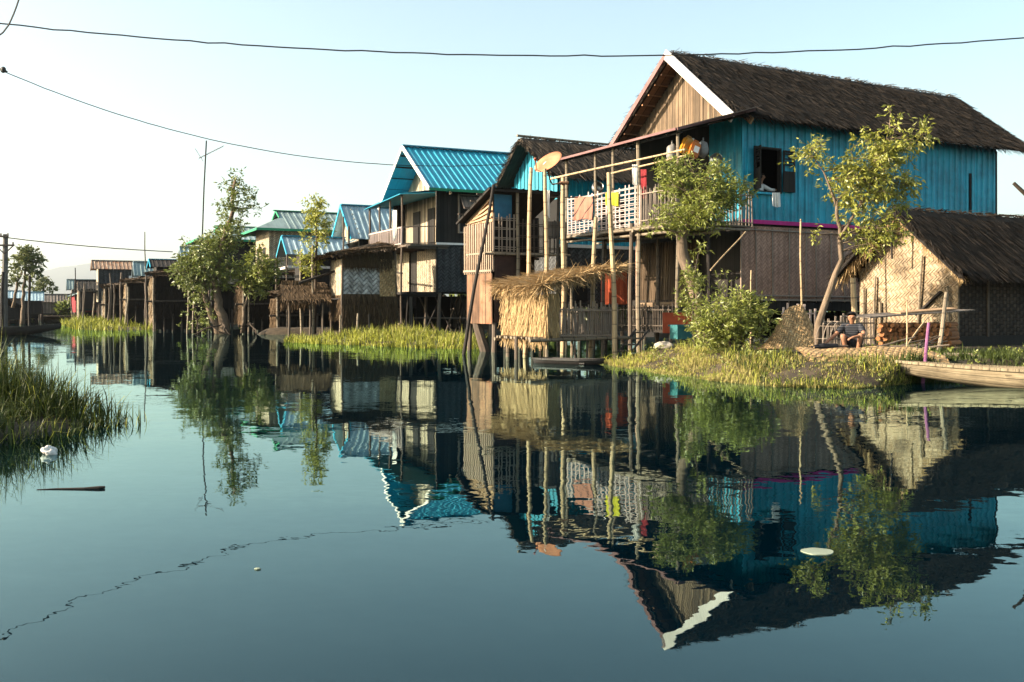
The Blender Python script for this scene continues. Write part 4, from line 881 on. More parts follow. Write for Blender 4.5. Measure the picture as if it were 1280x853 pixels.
H14=gable_house('long low dark shed at the far end of the canal below the distant tree',(-53,97),R(-50),9,3,1.5,2.2,.5,m_plank_dark,m_plank_grey,m_plank_dark,name='shed',cat='shed')
def straw_shed(label,O,th,L,W,zt0,zt1,zb,n,rows,endm=None):
    t=thing('thatched_shed',label,'shed',(O[0],O[1],0),th)
    mb=MB(); straw_wall(mb,(0,W,zb-.3),(0,-W,0),zt0-zb+.2,int(n*.5),rows,.6,.05,(-1,0,0)); mb.build('wall',endm or m_thatch_tan,t,label='straw end, sunlight put into its paler colour')  # paler thatch colour paints the sun on this end
    mb=MB(); straw_wall(mb,(0,0,zb),(L,0,0),zt0-zb,n,rows,.6,.05,(0,-1,0),.1); mb.build('wall',m_thatch_dark,t,label='straw side, shade put into its dark colour')  # same straw in a darker colour, painting the shade on this side
    mb=MB(); thatch_slope(mb,(-.2,-.25,zt0),(L+.2,-.25,zt1),(L+.2,W,zt1+.2),(-.2,W,zt0+.15),.15,int(n*.5),.6,.05,.15,int(n*.25),droop=.8); mb.build('roof',m_thatch_brown,t)
    mb=MB(); mb.box(.06,L,W-.06,W,zb,zt0-.1); mb.box(L-.06,L,.05,W-.06,zb,zt0-.1); mb.box(.1,L-.1,.3,.34,.1,zb); mb.build('wall',m_dark,t,label='dark back and a dark sheet for the shade below')  # last box is a dark sheet painting the shade under the shed
    mb=MB(); pole(mb,(-.5,-.1,(zb+zt0)/2-.3),(L+.6,-.1,(zb+zt0)/2-.25),.06); mb.build('beam',m_bamboo_dark,t)
    for i in range(int(L/.5)+1): stilt(t,(min(L,.05+i*.5),-.02,-.4),(min(L,.05+i*.5),0,zb+.2),.06,m_bamboo_dark,'post')
    stilt(t,(-.05,-.12,-.4),(-.05,-.12,zt0+.2),.07,m_bamboo,'post')
    return t
T1=straw_shed('largest dark thatched shed with a sunlit straw end, left of the tall leafy tree',((193-640)/1244*59,59),TH3,3.0,2.4,3.3,3.7,.85,1100,5)
T2=straw_shed('middle thatched shed with a dark straw side behind the far grass tuft',((159-640)/1244*67,67),TH3,2.6,2.2,3.1,3.4,1.4,700,4)
T3=straw_shed('smallest and leftmost thatched shed with a pale straw end',((132-640)/1244*73,73),TH3,2.4,1.8,2.9,3.1,1.0,500,4)
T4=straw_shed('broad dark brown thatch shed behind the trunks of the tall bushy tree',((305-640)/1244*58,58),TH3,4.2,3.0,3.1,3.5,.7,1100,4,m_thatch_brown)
T5=straw_shed('low brown straw shed between the tall bushy tree and the slim vine tree',((345-640)/1244*54,54.5),TH3,1.9,2.0,2.0,2.4,.5,420,3,m_thatch_brown)

# ===== right hut =====
HT=thing('thatched_hut','low thatched hut with a sunlit woven gable wall behind the firewood','hut',(10.95,24.5,0),TH)
ze,zr,yr,Wd,L=2.2,3.82,1.85,3.7,7.5
mb=MB(); thatch_slope(mb,(-.1,-.15,ze-.08),(L,-.15,ze-.08),(L,yr,zr),(-.1,yr,zr),.14,5200,.5,.026,.1,700,courses=7)
thatch_slope(mb,(L,Wd+.1,ze),(-.1,Wd+.1,ze),(-.1,yr,zr),(L,yr,zr),.14,1300,.5,.026,.1,300)
ridge_thatch(mb,(-.1,yr,zr+.14),(L,yr,zr+.14),420)
rf=mb.build('roof',m_thatch_dark,HT)
mb=MB()
for s,y0 in ((1,-.1),(-1,Wd+.05)):
    for i in range(520):
        u=rnd.random(); y=y0+(yr-y0)*u; z=ze+(zr-ze)*u-.02
        mb.blade((rnd.uniform(-.05,.3),y,z),V(rnd.gauss(-.05,.2),rnd.gauss(-s*.25,.25),-1),rnd.uniform(.1,.42),.02)
mb.build('straw_fringe',m_thatch_straw,rf)
mb=MB(); pole(mb,(-.12,-.2,ze-.12),(-.12,yr+.1,zr+.12),.045); pole(mb,(-.12,Wd+.3,ze-.2),(-.12,yr-.1,zr+.12),.045); pole(mb,(-.15,yr,zr-.1),(-.1,yr,zr-1.2),.03); mb.build('verge_pole',m_wood_dark,rf)
mb=MB(); n=16
for i in range(n):
    y0=.3+(Wd-.6)*i/n; y1=.3+(Wd-.6)*(i+1)/n; yc=(y0+y1)/2; mb.box(.45,.5,y0,y1,.35,zr-.1-abs(yc-yr)*(zr-ze)/yr)
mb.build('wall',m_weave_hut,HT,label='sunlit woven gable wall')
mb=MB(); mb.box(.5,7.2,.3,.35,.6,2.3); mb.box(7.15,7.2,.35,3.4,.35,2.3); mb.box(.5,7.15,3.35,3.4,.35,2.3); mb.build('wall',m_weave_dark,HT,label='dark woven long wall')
mb=MB(); mb.box(.45,7.2,.28,.36,.2,.62); mb.build('sill_beam',m_wood_dark,HT)
mb=MB(); mb.box(.40,.446,1.75,2.15,.4,.85); mb.build('wall_opening',m_dark,HT)
for (y,z,l) in ((3.2,1.9,0),(2.9,2.2,.1),(2.65,1.5,0),(.5,1.9,-.05),(1.5,2.7,.2)):
    mb=MB(); pole(mb,(.38,y,.3),(.38,y-l,z),.035); mb.build('wall_post',m_bamboo,HT)
mb=MB(); mb.bar((.4,.75,1.75),(.4,1.5,1.15),.05,.11,(1,0,0)); mb.build('wall_board',m_wood_dark,HT)
for x in (1.6,3.4,5.2): 
    mb=MB(); mb.bar((x,.27,.6),(x,.27,2.2),.05,.04); mb.build('wall_post',m_wood,HT)

g_='bare stakes among the far sheds'
for i in range(16):
    px=rnd.uniform(90,232); D=rnd.uniform(56,64)+(232-px)*.12; py=rnd.uniform(345,372)-(px-90)*.08; p=P(px,py,D); a=V(p.x,p.y,-.4); mb=MB(); pole(mb,a,p+V(rnd.uniform(-.2,.2),0,0),rnd.uniform(.05,.08),5,.1)
    tag(mb.build('stake',rnd.choice((m_bamboo,m_bamboo_dark,m_wood)),None,origin=a),'bare stake standing in the water among the far thatched sheds','stake',g_)

gable_house('distant hut with a pale metal roof above the middle thatched shed',((190-640)/1244*92,92),TH3,5,3,4.0,5.0,1.5,m_pale_roof,m_plank_grey,m_plank_dark)
gable_house('distant brown hut with a rusty roof behind the smallest thatched shed',((143-640)/1244*99,99),TH3,5.5,3.2,3.2,4.2,1.4,m_rust_roof,m_plank_grey,m_plank_grey)
gable_house('distant grey hut with a sea green roof right of the red shop',((84-640)/1244*115,115),TH3,6,3.4,3.6,4.8,1.5,m_green_roof,m_plank_grey,m_plank_grey)
gable_house('distant low brown hut left of the red shop',((30-640)/1244*122,122),TH3,6,3.4,2.2,3.2,.8,m_plank_grey,m_plank_grey,m_plank_grey)
gable_house('distant hut with a blue edged roof at the left edge behind the power pole',((-6-640)/1244*112,112),TH3,5,3.2,2.3,3.3,.9,m_pale_roof,m_plank_grey,m_plank_dark,edge=m_blue_under)
# ------------------------------------------------------------------ things on and around the houses
def at_plane(t,px,py,axis,val):
    p=plane_hit(t,px,py,axis,val); return Matrix.Rotation(t.rotation_euler.z,3,'Z')@p+Vector(t.location)
def wl(t,p): return Matrix.Rotation(t.rotation_euler.z,3,'Z')@Vector(p)+Vector(t.location)
Vx=Matrix.Rotation(TH,3,'Z')@Vector((0,-1,0)); Ux=Matrix.Rotation(TH,3,'Z')@Vector((1,0,0))   # along the veranda front (to the right), out of it is -Ux
# free bamboo poles
g_='upright bamboo poles standing in the water'
def bpole(label,a,b,r,mat=None,group=None,name='bamboo_pole'):
    mb=MB(); pole(mb,a,b,r,8,.04,.8,8); return tag(mb.build(name,mat or m_bamboo_gold,None,origin=a),label,'pole',group)
def g0(px,py,D,z=-.5):
    p=P(px,py,D); return V(p.x,p.y,z)
bpole('slightly leaning golden bamboo pole left of the dish, before the bath house balcony',g0(655,440,27.6),P(664,210,27.6),.062,group=g_)
bpole('golden bamboo pole right behind the satellite dish rising from the straw shelter',g0(682,440,27.3),P(681,211,27.3),.062,group=g_)
DP=bpole('thick bamboo post that carries the orange satellite dish',g0(703,440,28.6),P(704,221,28.6),.075,group=g_)
bpole('golden bamboo pole passing in front of the yellow cloth on the lattice railing',g0(769,450,25.8),P(761,216,25.8),.068,group=g_)
bpole('short leaning bamboo pole below the brown cloth, ending at the veranda floor',g0(736,440,27.0),P(745,272,27.2),.065,group=g_)
bpole('long dark leaning pole propped against the narrow bath house',g0(577,445,28.5,-.4),P(617,231,29.0),.055,m_wood_dark)
bpole('dark leaning tree stump under the bath house',P(611,445,30.4)-V(0,0,.3),P(596,404,31.2),.17,m_bark_dark,name='stump')
bpole('upper bamboo clothes rail tied across the veranda posts',P(688,224,31.6),P(856,187,27.7),.035,group='bamboo rails across the veranda posts')
bpole('lower bamboo clothes rail tied across the veranda posts',P(764,217,31.0),P(858,194,27.8),.03,group='bamboo rails across the veranda posts')
bpole('thin rail between the dish post and the brown cloth',P(682,247,29.5),P(722,247,31),.02,m_bamboo_dark)
bpole('thin slanted bamboo stick leaning under the front corner of the big teal house',P(888,338,27),P(932,290,28.2),.022)
bpole('thin upright stake in front of the brown woven wall',g0(1002,390,26.5,.3),P(1001,274,26.5),.03)
bpole('short thin stake beside the bush before the brown woven wall',g0(938,390,25.5,.3),P(939,338,25.5),.02)
bpole('thick golden bamboo stub behind the squatting man',g0(1069,420,24.6,.3),P(1066,348,24.6),.085)
bpole('leaning grey bamboo pole in front of the firewood stack',g0(1172,440,20.8,.25),P(1183,366,21.2),.05,m_bamboo)
bpole('thin bent branch leaning on the firewood',g0(1122,440,20.5,.3),P(1160,396,21.6),.02)
bpole('thin upright stake on the grass left of the firewood front',g0(1133,437,20.3,.3),P(1134,375,20.6),.018)
bpole('purple and white painted mooring pole standing in the water at the old boat bow',V((1149-640)/F*17.4,17.4,-.5),P(1161,404,17.8),.035,m_purple)
bpole('broken branch jutting in from the right edge against the sky',P(1290,251,15),P(1267,229,15),.035,m_bark_dark,name='branch')
bpole('tall tilted aerial stick above the dark plank house',g0(182,333,80,4.5),P(181,290,80),.05,m_bamboo_dark)
bpole('slim bare pole standing before the slim vine covered tree',g0(391,415,46),P(391,306,46),.06,m_bamboo)
bpole('second bare pole left of the vine covered tree',g0(377,412,47),P(376,313,47),.06,m_bamboo)
bpole('bamboo pole between the pale blue roof and the shed',g0(429,300,55,2),P(429,271,55),.06,m_wood)
for px,pt,D,lab in ((234,357,53,'thin stake left of the leafy tree, nearest the trunk'),(241,365,54,'second thin stake left of the leafy tree'),(310,372,53,'crooked pale stake right of the leafy tree trunk'),(446,392,43.5,'short thick stake in the grass before the zigzag shed'),(424,394,43.8,'short thin stake left of the thick one before the zigzag shed')):
    bpole(lab,g0(px,415,D),P(px+1.5,pt,D),.055,m_bamboo)

# satellite dish
DT=thing('satellite_dish','tilted orange brown satellite dish on a bent red arm above the bath house','satellite dish',P(686,204,27.6))
ax=Vector((-.5,-.52,.70)).normalized(); a=ax.orthogonal().normalized(); b=ax.cross(a); mb=MB(); Rd=.43
def dpt(r,k,o=0): 
    t=2*math.pi*k/28; return (a*math.cos(t)+b*math.sin(t))*Rd*r+ax*(.11*r*r-.06+o)
for k in range(28):
    for r0,r1 in ((0,.35),(.35,.7),(.7,1)):
        q=[dpt(r0,k),dpt(r1,k),dpt(r1,k+1),dpt(r0,k+1)]
        if r0==0: q=q[1:3]+[q[0]]; q=[dpt(0,0),dpt(r1,k),dpt(r1,k+1)]
        mb.face(q,None,True); mb.face([p-ax*.012 for p in reversed(q)],None,True)
    mb.face([dpt(1,k),dpt(1,k,-.012),dpt(1,k+1,-.012),dpt(1,k+1)])
rfl=mb.build('reflector',m_dish,DT,weld=True)
mb=MB(); c=dpt(.45,7)+ax*.012; mb.obox(c,a*.13,b*.09,ax*.004); mb.build('sticker',m_white,rfl)
base=wl(DT,(0,0,0)); end=P(702,229,28.5)-Vector(DT.location)
mb=MB(); mb.tube([-ax*.07,V(.0,.06,-.25),V(.03,.2,-.42),V(.12,.5,-.53),end],.022,6); mb.tube([end-V(.06,0,.0),end+V(.2,0,0)],.05,6); mb.build('arm',m_rustsheet,DT)
mb=MB(); mb.tube([dpt(.98,14),dpt(.9,14)+ax*.15-a*.12,dpt(.6,14)+ax*.42-a*.1],.012,5); mb.tube([dpt(.6,14)+ax*.40-a*.1,dpt(.6,14)+ax*.48-a*.1],.035,6); mb.build('feed_horn',m_orange,DT)

# washing and household things on the verandas
def hang(label,name,mat,px0,py0,px1,H,D,cat,group=None,amp=.03):
    a=P(px0,py0,D[0]); b=P(px1,py0,D[1]); mb=MB(); N=Vector((-.49,-.87,0)); cloth(mb,a,b-a,H,amp=amp,N=N); return tag(mb.build(name,mat,None,origin=a),label,cat,group)
def rail(px): 
    p=plane_hit(H1,px,240,0,-2.28); return wl(H1,p).y
hang('brown pink cloth with dark stripes hung over the lattice railing','cloth',m_browncloth,718,246,741,.75,(rail(718),rail(741)),'cloth')
hang('yellow cloth hung over the lattice railing','cloth',m_yellowcloth,757,241,773,.40,(rail(757),rail(773)),'cloth')
hang('white and pink shirt hanging beside the veranda post','shirt',m_whitecloth,790,206,797,.6,(29.4,29.3),'shirt')
hang('dark red cloth hanging under the veranda roof','cloth',m_redcloth,796,212,808,.85,(30.6,30.2),'cloth')
hang('blue grey towel on the dark balcony railing of the bath house','towel',m_plank_grey,684,277,700,.55,(30.9,31.1),'towel')
hang('pink and white clothes hanging on the balcony of the blue roofed house','clothes',m_whitecloth,491,263,496,1.4,(47.6,47.4),'clothes')
hang('pale cloth hanging beside the dish pole','cloth',m_whitecloth,682,238,687,.75,(28.2,28.2),'cloth')
hang('grey and white rag hanging over the window sill','rag',m_whitecloth,965,241,975,.42,(29.75,29.85),'rag',amp=.05)
def pot(label,c,r):
    mb=MB(); prof=[(0,-.75),(.6,-.7),(.95,-.3),(1,.1),(.8,.45),(.72,.55),(.85,.65)]
    n=16
    for (r0,z0),(r1,z1) in zip(prof,prof[1:]):
        for k in range(n):
            f=lambda q,z,k:V(q*r*math.cos(6.2832*k/n),q*r*math.sin(6.2832*k/n),z*r)
            q=[f(r0,z0,k),f(r1,z1,k),f(r1,z1,k+1),f(r0,z0,k+1)]
            if r0==0: q=q[1:] if False else [f(0,z0,0),f(r1,z1,k),f(r1,z1,k+1)]
            mb.face(q,None,True)
    t=mb.build('cooking_pot',m_pot,None,weld=True); t.location=c; t.rotation_euler=(R(70),R(15),0); return tag(t,label,'pot')
pot('round aluminium pot hanging on the wall of the small thatched teal house',P(747,235,32.8),.20)
pot('round aluminium pot hanging under the veranda roof right of the jerrycans',P(895,200,28.9),.19)
def jerry(label,c,s,mat,rot):
    t=thing('jerrycan',label,'jerrycan',c,0,'jerrycans under the veranda roof'); t.rotation_euler=rot
    import bmesh
    bm=bmesh.new(); bmesh.ops.create_cube(bm,size=1); bmesh.ops.scale(bm,vec=(s*.62,s*.42,s),verts=bm.verts); bmesh.ops.bevel(bm,geom=bm.edges[:],offset=s*.09,segments=3,affect='EDGES')
    me=bpy.data.meshes.new('body'); bm.to_mesh(me); bm.free(); me.uv_layers.new(name='UVMap'); me.materials.append(mat); o=bpy.data.objects.new('body',me); COL.objects.link(o); o.parent=t
    mb=MB(); mb.tube([V(-s*.2,0,s*.48),V(-s*.16,0,s*.6),V(s*.08,0,s*.6),V(s*.12,0,s*.48)],s*.045,6); mb.build('handle',mat,t)
    mb=MB(); mb.tube([V(s*.22,0,s*.49),V(s*.22,0,s*.6)],s*.075,8); mb.build('cap',m_white,t)
    return t
jerry('yellow jerrycan hanging under the veranda roof, tilted left',P(858,183,28.6),.5,m_can_y,(0,R(24),R(20)))
jc=jerry('orange jerrycan with a white sticker beside the yellow one',P(868,188,28.4),.46,m_can_o,(0,R(20),R(20)))
mb=MB(); mb.box(-.08,.08,-.115,-.108,-.08,.1); mb.build('sticker',m_white,jc)
def bag(label,c,r,mat=None):
    mb=MB(); n0=len(mb.v); mb.ell((0,0,0),(r*.8,r*.7,r*1.2),14,10)
    mb.v=[tuple(Vector(p)*(1+.22*mnoise.noise(Vector(p)*5/r*.3+Vector(c)))) for p in mb.v]
    mb.tube([V(0,0,r*1.05),V(0,0,r*1.7)],r*.1,5); o=mb.build('plastic_bag',mat or m_plasticbag,None,weld=True); o.location=c; return tag(o,label,'bag','plastic bags under the veranda roof')
bag('cloudy plastic bag hanging left of the yellow jerrycan',P(840,192,28.7),.22); bag('cloudy plastic bag hanging right of the orange jerrycan',P(879,187,28.6),.2)

# small things on the bank
mb=MB()
for q in ((0,.5,0,.04),(0,.04,0,.36),(.46,.5,0,.36)): pass
t=thing('crate','small teal crate on the bank beside the bush','crate',P(855,417,25.5)+V(0,0,-.14),R(20))
mb=MB(); mb.box(-.3,.3,-.2,.2,0,.03); mb.box(-.3,.3,-.2,-.17,.03,.36); mb.box(-.3,.3,.17,.2,.03,.36); mb.box(-.3,-.27,-.17,.17,.03,.36); mb.box(.27,.3,-.17,.17,.03,.36); mb.build('body',m_tealbox,t)
mb=MB(); mb.bar((-.33,-.22,.34),(.33,-.22,.34),.04,.05); mb.bar((-.33,.22,.34),(.33,.22,.34),.04,.05); mb.build('rim',m_tealbox,t)
mb=MB(); p=P(768,360,33); corr(mb,p+V(-.42,.2,-.55),(1,-.1,0),(0,0,1),.86,1.15,.4,.02); tag(mb.build('sheet_panel',m_orange,None,origin=p),'orange red sheet panel between the straw shelter and the bamboo screen','panel')
mb=MB(); p=P(852,397,26.6); mb.obox(p+V(-.5,0,-.42),V(1.0,.1,0),V(0,.05,0),V(0,0,.55)); tag(mb.build('sheet_panel',m_orange,None,origin=p),'small orange red board behind the teal crate','panel')
mb=MB(); p=P(833,432,24.6); 
mb.ell((0,0,0),(.27,.2,.12),22,14); mb.v=[tuple(Vector(q)*(1+.5*mnoise.noise(Vector(q)*6)+.2*mnoise.noise(Vector(q)*17))) for q in mb.v]; o=mb.build('sack',m_sackcloth,None,weld=True); o.location=p+V(0,0,-.02); tag(o,'crumpled white sack lying at the foot of the veranda tree','sack')
# ladder down to the water
t=thing('ladder','short bamboo ladder sloping from the work platform to the water','ladder',P(764,446,26.5))
a=V(0,0,-.1); b=P(795,412,27.6)-Vector(t.location)
for s in (0,.36):
    mb=MB(); pole(mb,a+V(s,-.1*s,0),b+V(s,-.1*s,0),.03); mb.build('side_rail',m_bamboo_dark,t)
for k in range(5):
    mb=MB(); q=a.lerp(b,(k+.5)/5); mb.tube([q+V(-.05,0,0),q+V(.42,-.04,0)],.022,6); mb.build('rung',m_bamboo,t)

# woven mats
def sheet(name,label,pts,nu,nv,mat,th=.02,group=None,uvs=1.0):
    mb=MB()
    for i in range(nu):
        for j in range(nv):
            q=[Vector(pts(i/nu,j/nv)),Vector(pts((i+1)/nu,j/nv)),Vector(pts((i+1)/nu,(j+1)/nv)),Vector(pts(i/nu,(j+1)/nv))]
            uv=[(x*uvs,y*uvs) for x,y in ((i/nu*2.4,j/nv*1.4),((i+1)/nu*2.4,j/nv*1.4),((i+1)/nu*2.4,(j+1)/nv*1.4),(i/nu*2.4,(j+1)/nv*1.4))]
            mb.face(q,uv,True); mb.face([p-V(0,-th*.7,th) for p in reversed(q)],list(reversed(uv)),True)
    return tag(mb.build(name,mat,None,origin=pts(0,0)),label,'mat',group)
def heap(u,v):
    x=(u-.5); k=min(1,max(0,(u-.02)/.72)); top=.98*(k*k*(3-2*k))**.8*(1 if u<.8 else max(.0,1-(u-.8)/.2*.55)); p=P(985,437,20.8)
    return p+V(x*1.12+.12*v-.1*(1-k),v*.5-.1*math.sin(u*6),.02+top*min(1,v*1.12)*(1-.07*math.sin(u*11)))
sheet('woven_mat','golden woven mat propped up in a peak beside the bush',heap,18,10,m_mat,.03)
def flat(u,v):
    x=-1.0+2.5*u; p=V(6.45+x+.25*v,18.2+1.75*v-.1*x,0)
    z=.40+.14*v+.022*math.sin(u*7+v*3)-.10*max(0,.12-v)/.12+.012*math.sin(u*23)
    p.z=z; return p
sheet('woven_mat','large woven mat spread on the bank edge in front of the squatting man',flat,26,12,m_mat,.03,uvs=1.1)
# wire hoop cage
t=thing('fish_trap','arched wire hoop cage beside the squatting man','cage',P(1041,433,22.4),R(25))
for k,y in enumerate((-.22,0,.22)):
    mb=MB(); mb.tube([V(.30*math.cos(a),y,.56*math.sin(a)) for a in [math.pi*i/14 for i in range(15)]],.011,5,False); mb.build('hoop',m_picket,t)
for k in range(5):
    a=math.pi*(k+.5)/5; mb=MB(); mb.bar((.3*math.cos(a),-.24,.56*math.sin(a)),(.3*math.cos(a),.24,.56*math.sin(a)),.008,.008); mb.build('stringer',m_picket,t)
# fences under the house
def fence(label,a,b,z0,z1,step,w,mat,jit=.15):
    t=thing('picket_fence',label,'fence',a); d=Vector(b)-Vector(a); L=d.length; n=int(L/step); u=d.normalized(); 
    for i in range(n+1):
        mb=MB(); p=u*(L*i/n+rnd.uniform(-.02,.02)); h=(z1-z0)*rnd.uniform(1-jit,1+jit); mb.bar(p+V(0,0,z0),p+u*rnd.gauss(0,.03)+V(0,0,z0+h),w*rnd.uniform(.8,1.3),w*.5); mb.build('picket',mat,t)
    for q in (.3,.8):
        mb=MB(); z=z0+(z1-z0)*q; mb.bar(V(0,-.03,z),d+V(0,-.03,z),.03,.04); mb.build('rail',mat,t)
    return t
fence('pale picket fence under the brown woven wall right of the bush',V(7.2,26.6,0),V(8.2,26.9,0),.35,1.4,.15,.06,m_picket_pale)
fence('grey picket fence behind the squatting man under the big house',V(8.0,25.6,0),V(9.6,26.4,0),.3,1.1,.12,.04,m_picket)
# brush pile at the man's side
g_='loose sticks piled before the firewood'
for i in range(12):
    a=V(7.55+rnd.uniform(0,1.0),20.6+rnd.uniform(-.3,.5),.42+rnd.uniform(0,.14)); b=a+V(rnd.uniform(.4,.9),rnd.uniform(-.4,.4),rnd.uniform(.02,.28)); mb=MB(); pole(mb,a,b,rnd.uniform(.014,.028),5,.3,.6,6)
    tag(mb.build('stick',m_wood,None,origin=a),'loose stick in the brush pile in front of the firewood stack','stick',g_)
# firewood
g_='split logs of the firewood stack'; lm=[]
for k in range(6):
    mb=MB(); n=7; L=.75; rr=[rnd.uniform(.75,1.2) for _ in range(n)]
    ring=[(.055*rr[i]*math.cos(6.283*i/n),.055*rr[i]*math.sin(6.283*i/n)) for i in range(n)]
    A=[V(0,x,z) for x,z in ring]; B=[V(L*rnd.uniform(.92,1.05),x*rnd.uniform(.85,1.1),z) for x,z in ring]
    for i in range(n):
        j=(i+1)%n; mb.face([A[i],A[j],B[j],B[i]],[(i*.05,0),(i*.05+.05,0),(i*.05+.05,L),(i*.05,L)])
    mb.face(list(reversed(A))); mb.face(B); o=mb.build('firewood_log',m_log); lm.append(o)
first=set()
def log(loc_,rz,ry=0):
    k=rnd.randrange(6); o=lm[k]
    if k in first:
        o=o.copy(); COL.objects.link(o)
    first.add(k); o.location=loc_; o.rotation_euler=(rnd.random()*6,ry,rz); tag(o,'split log in the orange brown firewood stack against the woven hut','log',g_)
ST=Vector((8.15,22.1,.45)); sv_=Vector((.94,.30,0))
for row in range(6):
    for c in range(15):
        p=ST+sv_*(c*.135+.06*(row%2)+rnd.uniform(-.02,.02))+V(0,0,row*.098+rnd.uniform(-.01,.01)); log(p+V(0,rnd.uniform(-.06,.06),0),TH+R(22)+rnd.uniform(-.09,.09))
for k in range(6):
    if k not in first: bpy.data.objects.remove(lm[k])
mb=MB(); q=ST+V(-.25,-.15,.66); mb.obox(q,sv_*2.9+V(0,0,.16),V(-.35,.95,.02),V(0,0,.025)); tag(mb.build('cover_sheet',m_plank_grey,None,origin=q),'long grey cover board lying on top of the firewood','board')
mb=MB(); q=ST+V(.6,.3,.75); mb.obox(q,sv_*1.6+V(0,0,.1),V(-.1,.35,.02),V(0,0,.03)); tag(mb.build('cover_sheet',m_board,None,origin=q),'short brown board behind the cover board on the firewood','board')
# weathered flat planks by the boat
mb=MB(); q=P(1160,446,19.6); mb.obox(q,V(.9,-.25,0),V(.1,.5,.02),V(0,0,.04)); tag(mb.build('plank',m_boat,None,origin=q),'flat weathered plank on the bank behind the old boat bow','plank')

# boats
def boat(name,label,tip,stern,wd,dep,mat,rise=.42,inner=None,thwarts=3,bow_len=.28):
    tip,stern=Vector(tip),Vector(stern); t=thing(name,label,'boat',tip); d=stern-tip; L=d.length; u=Vector((d.x,d.y,0)).normalized(); s=Vector((-u.y,u.x,0)); N=26; mb=MB(); inn=MB()
    def sec(x,off=0):
        k=min(1,max(0,(x/L)/bow_len)); e=min(1,max(0,(L-x)/L/.2)); f=(k**.6)*(.25+.75*e**.7); w_=wd/2*max(.06,f)-off; lift=rise*(1-k)**1.35; 
        zb=-dep*.45+lift*1.7+off; zt=dep*.55+lift*.6
        return [ (w_*c,zb+(zt-zb)*h) for c,h in ((-1,1),(-.93,.55),(-.72,.18),(-.4,0),(.4,0),(.72,.18),(.93,.55),(1,1)) ]
    for i in range(N):
        x0,x1=L*i/N,L*(i+1)/N
        for M_,off,rev in ((mb,0,False),(mb,.035,True)):
            A=[u*x0+s*y+V(0,0,z) for y,z in sec(x0,off)]; B=[u*x1+s*y+V(0,0,z) for y,z in sec(x1,off)]
            for k in range(7):
                q=[A[k],A[k+1],B[k+1],B[k]]; uv=[(x0,k*.12),(x0,k*.12+.12),(x1,k*.12+.12),(x1,k*.12)]
                if rev: q.reverse(); uv.reverse()
                M_.face(q,uv,True)
    hull=mb.build('hull',mat,t,weld=True)
    for side in (0,7):
        g2=MB(); pts=[]
        for i in range(N+1): y,z=sec(L*i/N)[side]; pts.append(u*(L*i/N)+s*y+V(0,0,z))
        for a,b in zip(pts,pts[1:]): g2.bar(a,b,.05,.045)
        g2.build('gunwale',mat,t)
    g3=MB(); y,z=sec(L*.13)[0]; pts=[u*(L*f)+s*sgn*sec(L*f)[7][0]*.96+V(0,0,sec(L*f)[7][1]-.01) for f,sgn in ((.005,-1),(.12,-1),(.12,1),(.005,1))]; g3.face(pts); g3.face([p-V(0,0,.03) for p in reversed(pts)]); g3.build('bow_deck',mat,t)
    for k in range(thwarts):
        x=L*(.25+.6*k/max(1,thwarts)); c=sec(x); g4=MB(); z=c[0][1]-.08; w_=c[7][0]*.97; g4.bar(u*x-s*w_+V(0,0,z),u*x+s*w_+V(0,0,z),.14,.03); g4.build('thwart',mat,t)
    return t
boat('wooden_boat','old grey gold wooden boat drawn up bow first beside the bank',(6.75,17.5,.10),(13.2,14.5,.05),.95,.36,m_boat,.15)
boat('canoe','long black canoe with its bow in the sunlit water near the power pole',(-23.3,51.4,.12),(-31.5,50.2,.12),1.0,.5,m_boat_dark,.25)
boat('canoe','slim dark canoe lying under the straw shelter',(2.15,23.3,.02),(.55,24.3,.02),.5,.16,m_boat_dark,.05,thwarts=1)

# wires and power pole
def wire(label,pts,r,group='cables crossing the sky'):
    mb=MB(); mb.tube(pts,r,5); return tag(mb.build('power_cable',m_wire,None,origin=pts[0]),label,'cable',group)
def curve(pxs,D0,D1,n,kink=0,seed=0):
    out=[]
    for i in range(n+1):
        t=i/n; x=pxs[0][0]+(pxs[-1][0]-pxs[0][0])*t
        # quadratic through three points
        (x0,y0),(x1,y1),(x2,y2)=pxs
        y=y0*(x-x1)*(x-x2)/((x0-x1)*(x0-x2))+y1*(x-x0)*(x-x2)/((x1-x0)*(x1-x2))+y2*(x-x0)*(x-x1)/((x2-x0)*(x2-x1))
        y+=kink*mnoise.noise(Vector((i*.9,seed,0)))+kink*.6*mnoise.noise(Vector((i*.3,seed,4)))
        out.append(P(x,y,D0+(D1-D0)*t))
    return out
wire('long kinked cable crossing the whole sky above the roofs',curve([(-40,25),(760,70),(1330,43)],14,15,64,1.6,2),.0105)
w2=wire('sagging cable running down from the left to the small thatched teal house',curve([(-10,83),(330,188),(640,205)],30,36,50,.5,5),.014)
wire('short pale cable end at the top left corner',curve([(27,-12),(17,18),(-6,45)],13,13,10,.6,7),.011)
wire('thin distant cable from the power pole toward the hipped roofs',curve([(6,297),(110,308),(216,315)],70,74,24,.3,9),.035)
mb=MB(); mb.ell((0,0,0),(.09,.07,.1),8,6); mb.tube([V(-.15,0,.05),V(.12,0,-.06)],.03,6); o=mb.build('cable_clamp',m_wire); o.location=P(4,87.5,30); tag(o,'small dark clamp on the sagging cable at the left edge','clamp')
PP=thing('power_pole','dark power pole with two short cross arms at the far left','power pole',g0(6,405,70,-.6))
b0=Vector(PP.location)
mb=MB(); mb.tube([V(-.05,0,0),P(7,293,70)-b0],[.24,.17],8); mb.build('pole',m_concrete,PP)
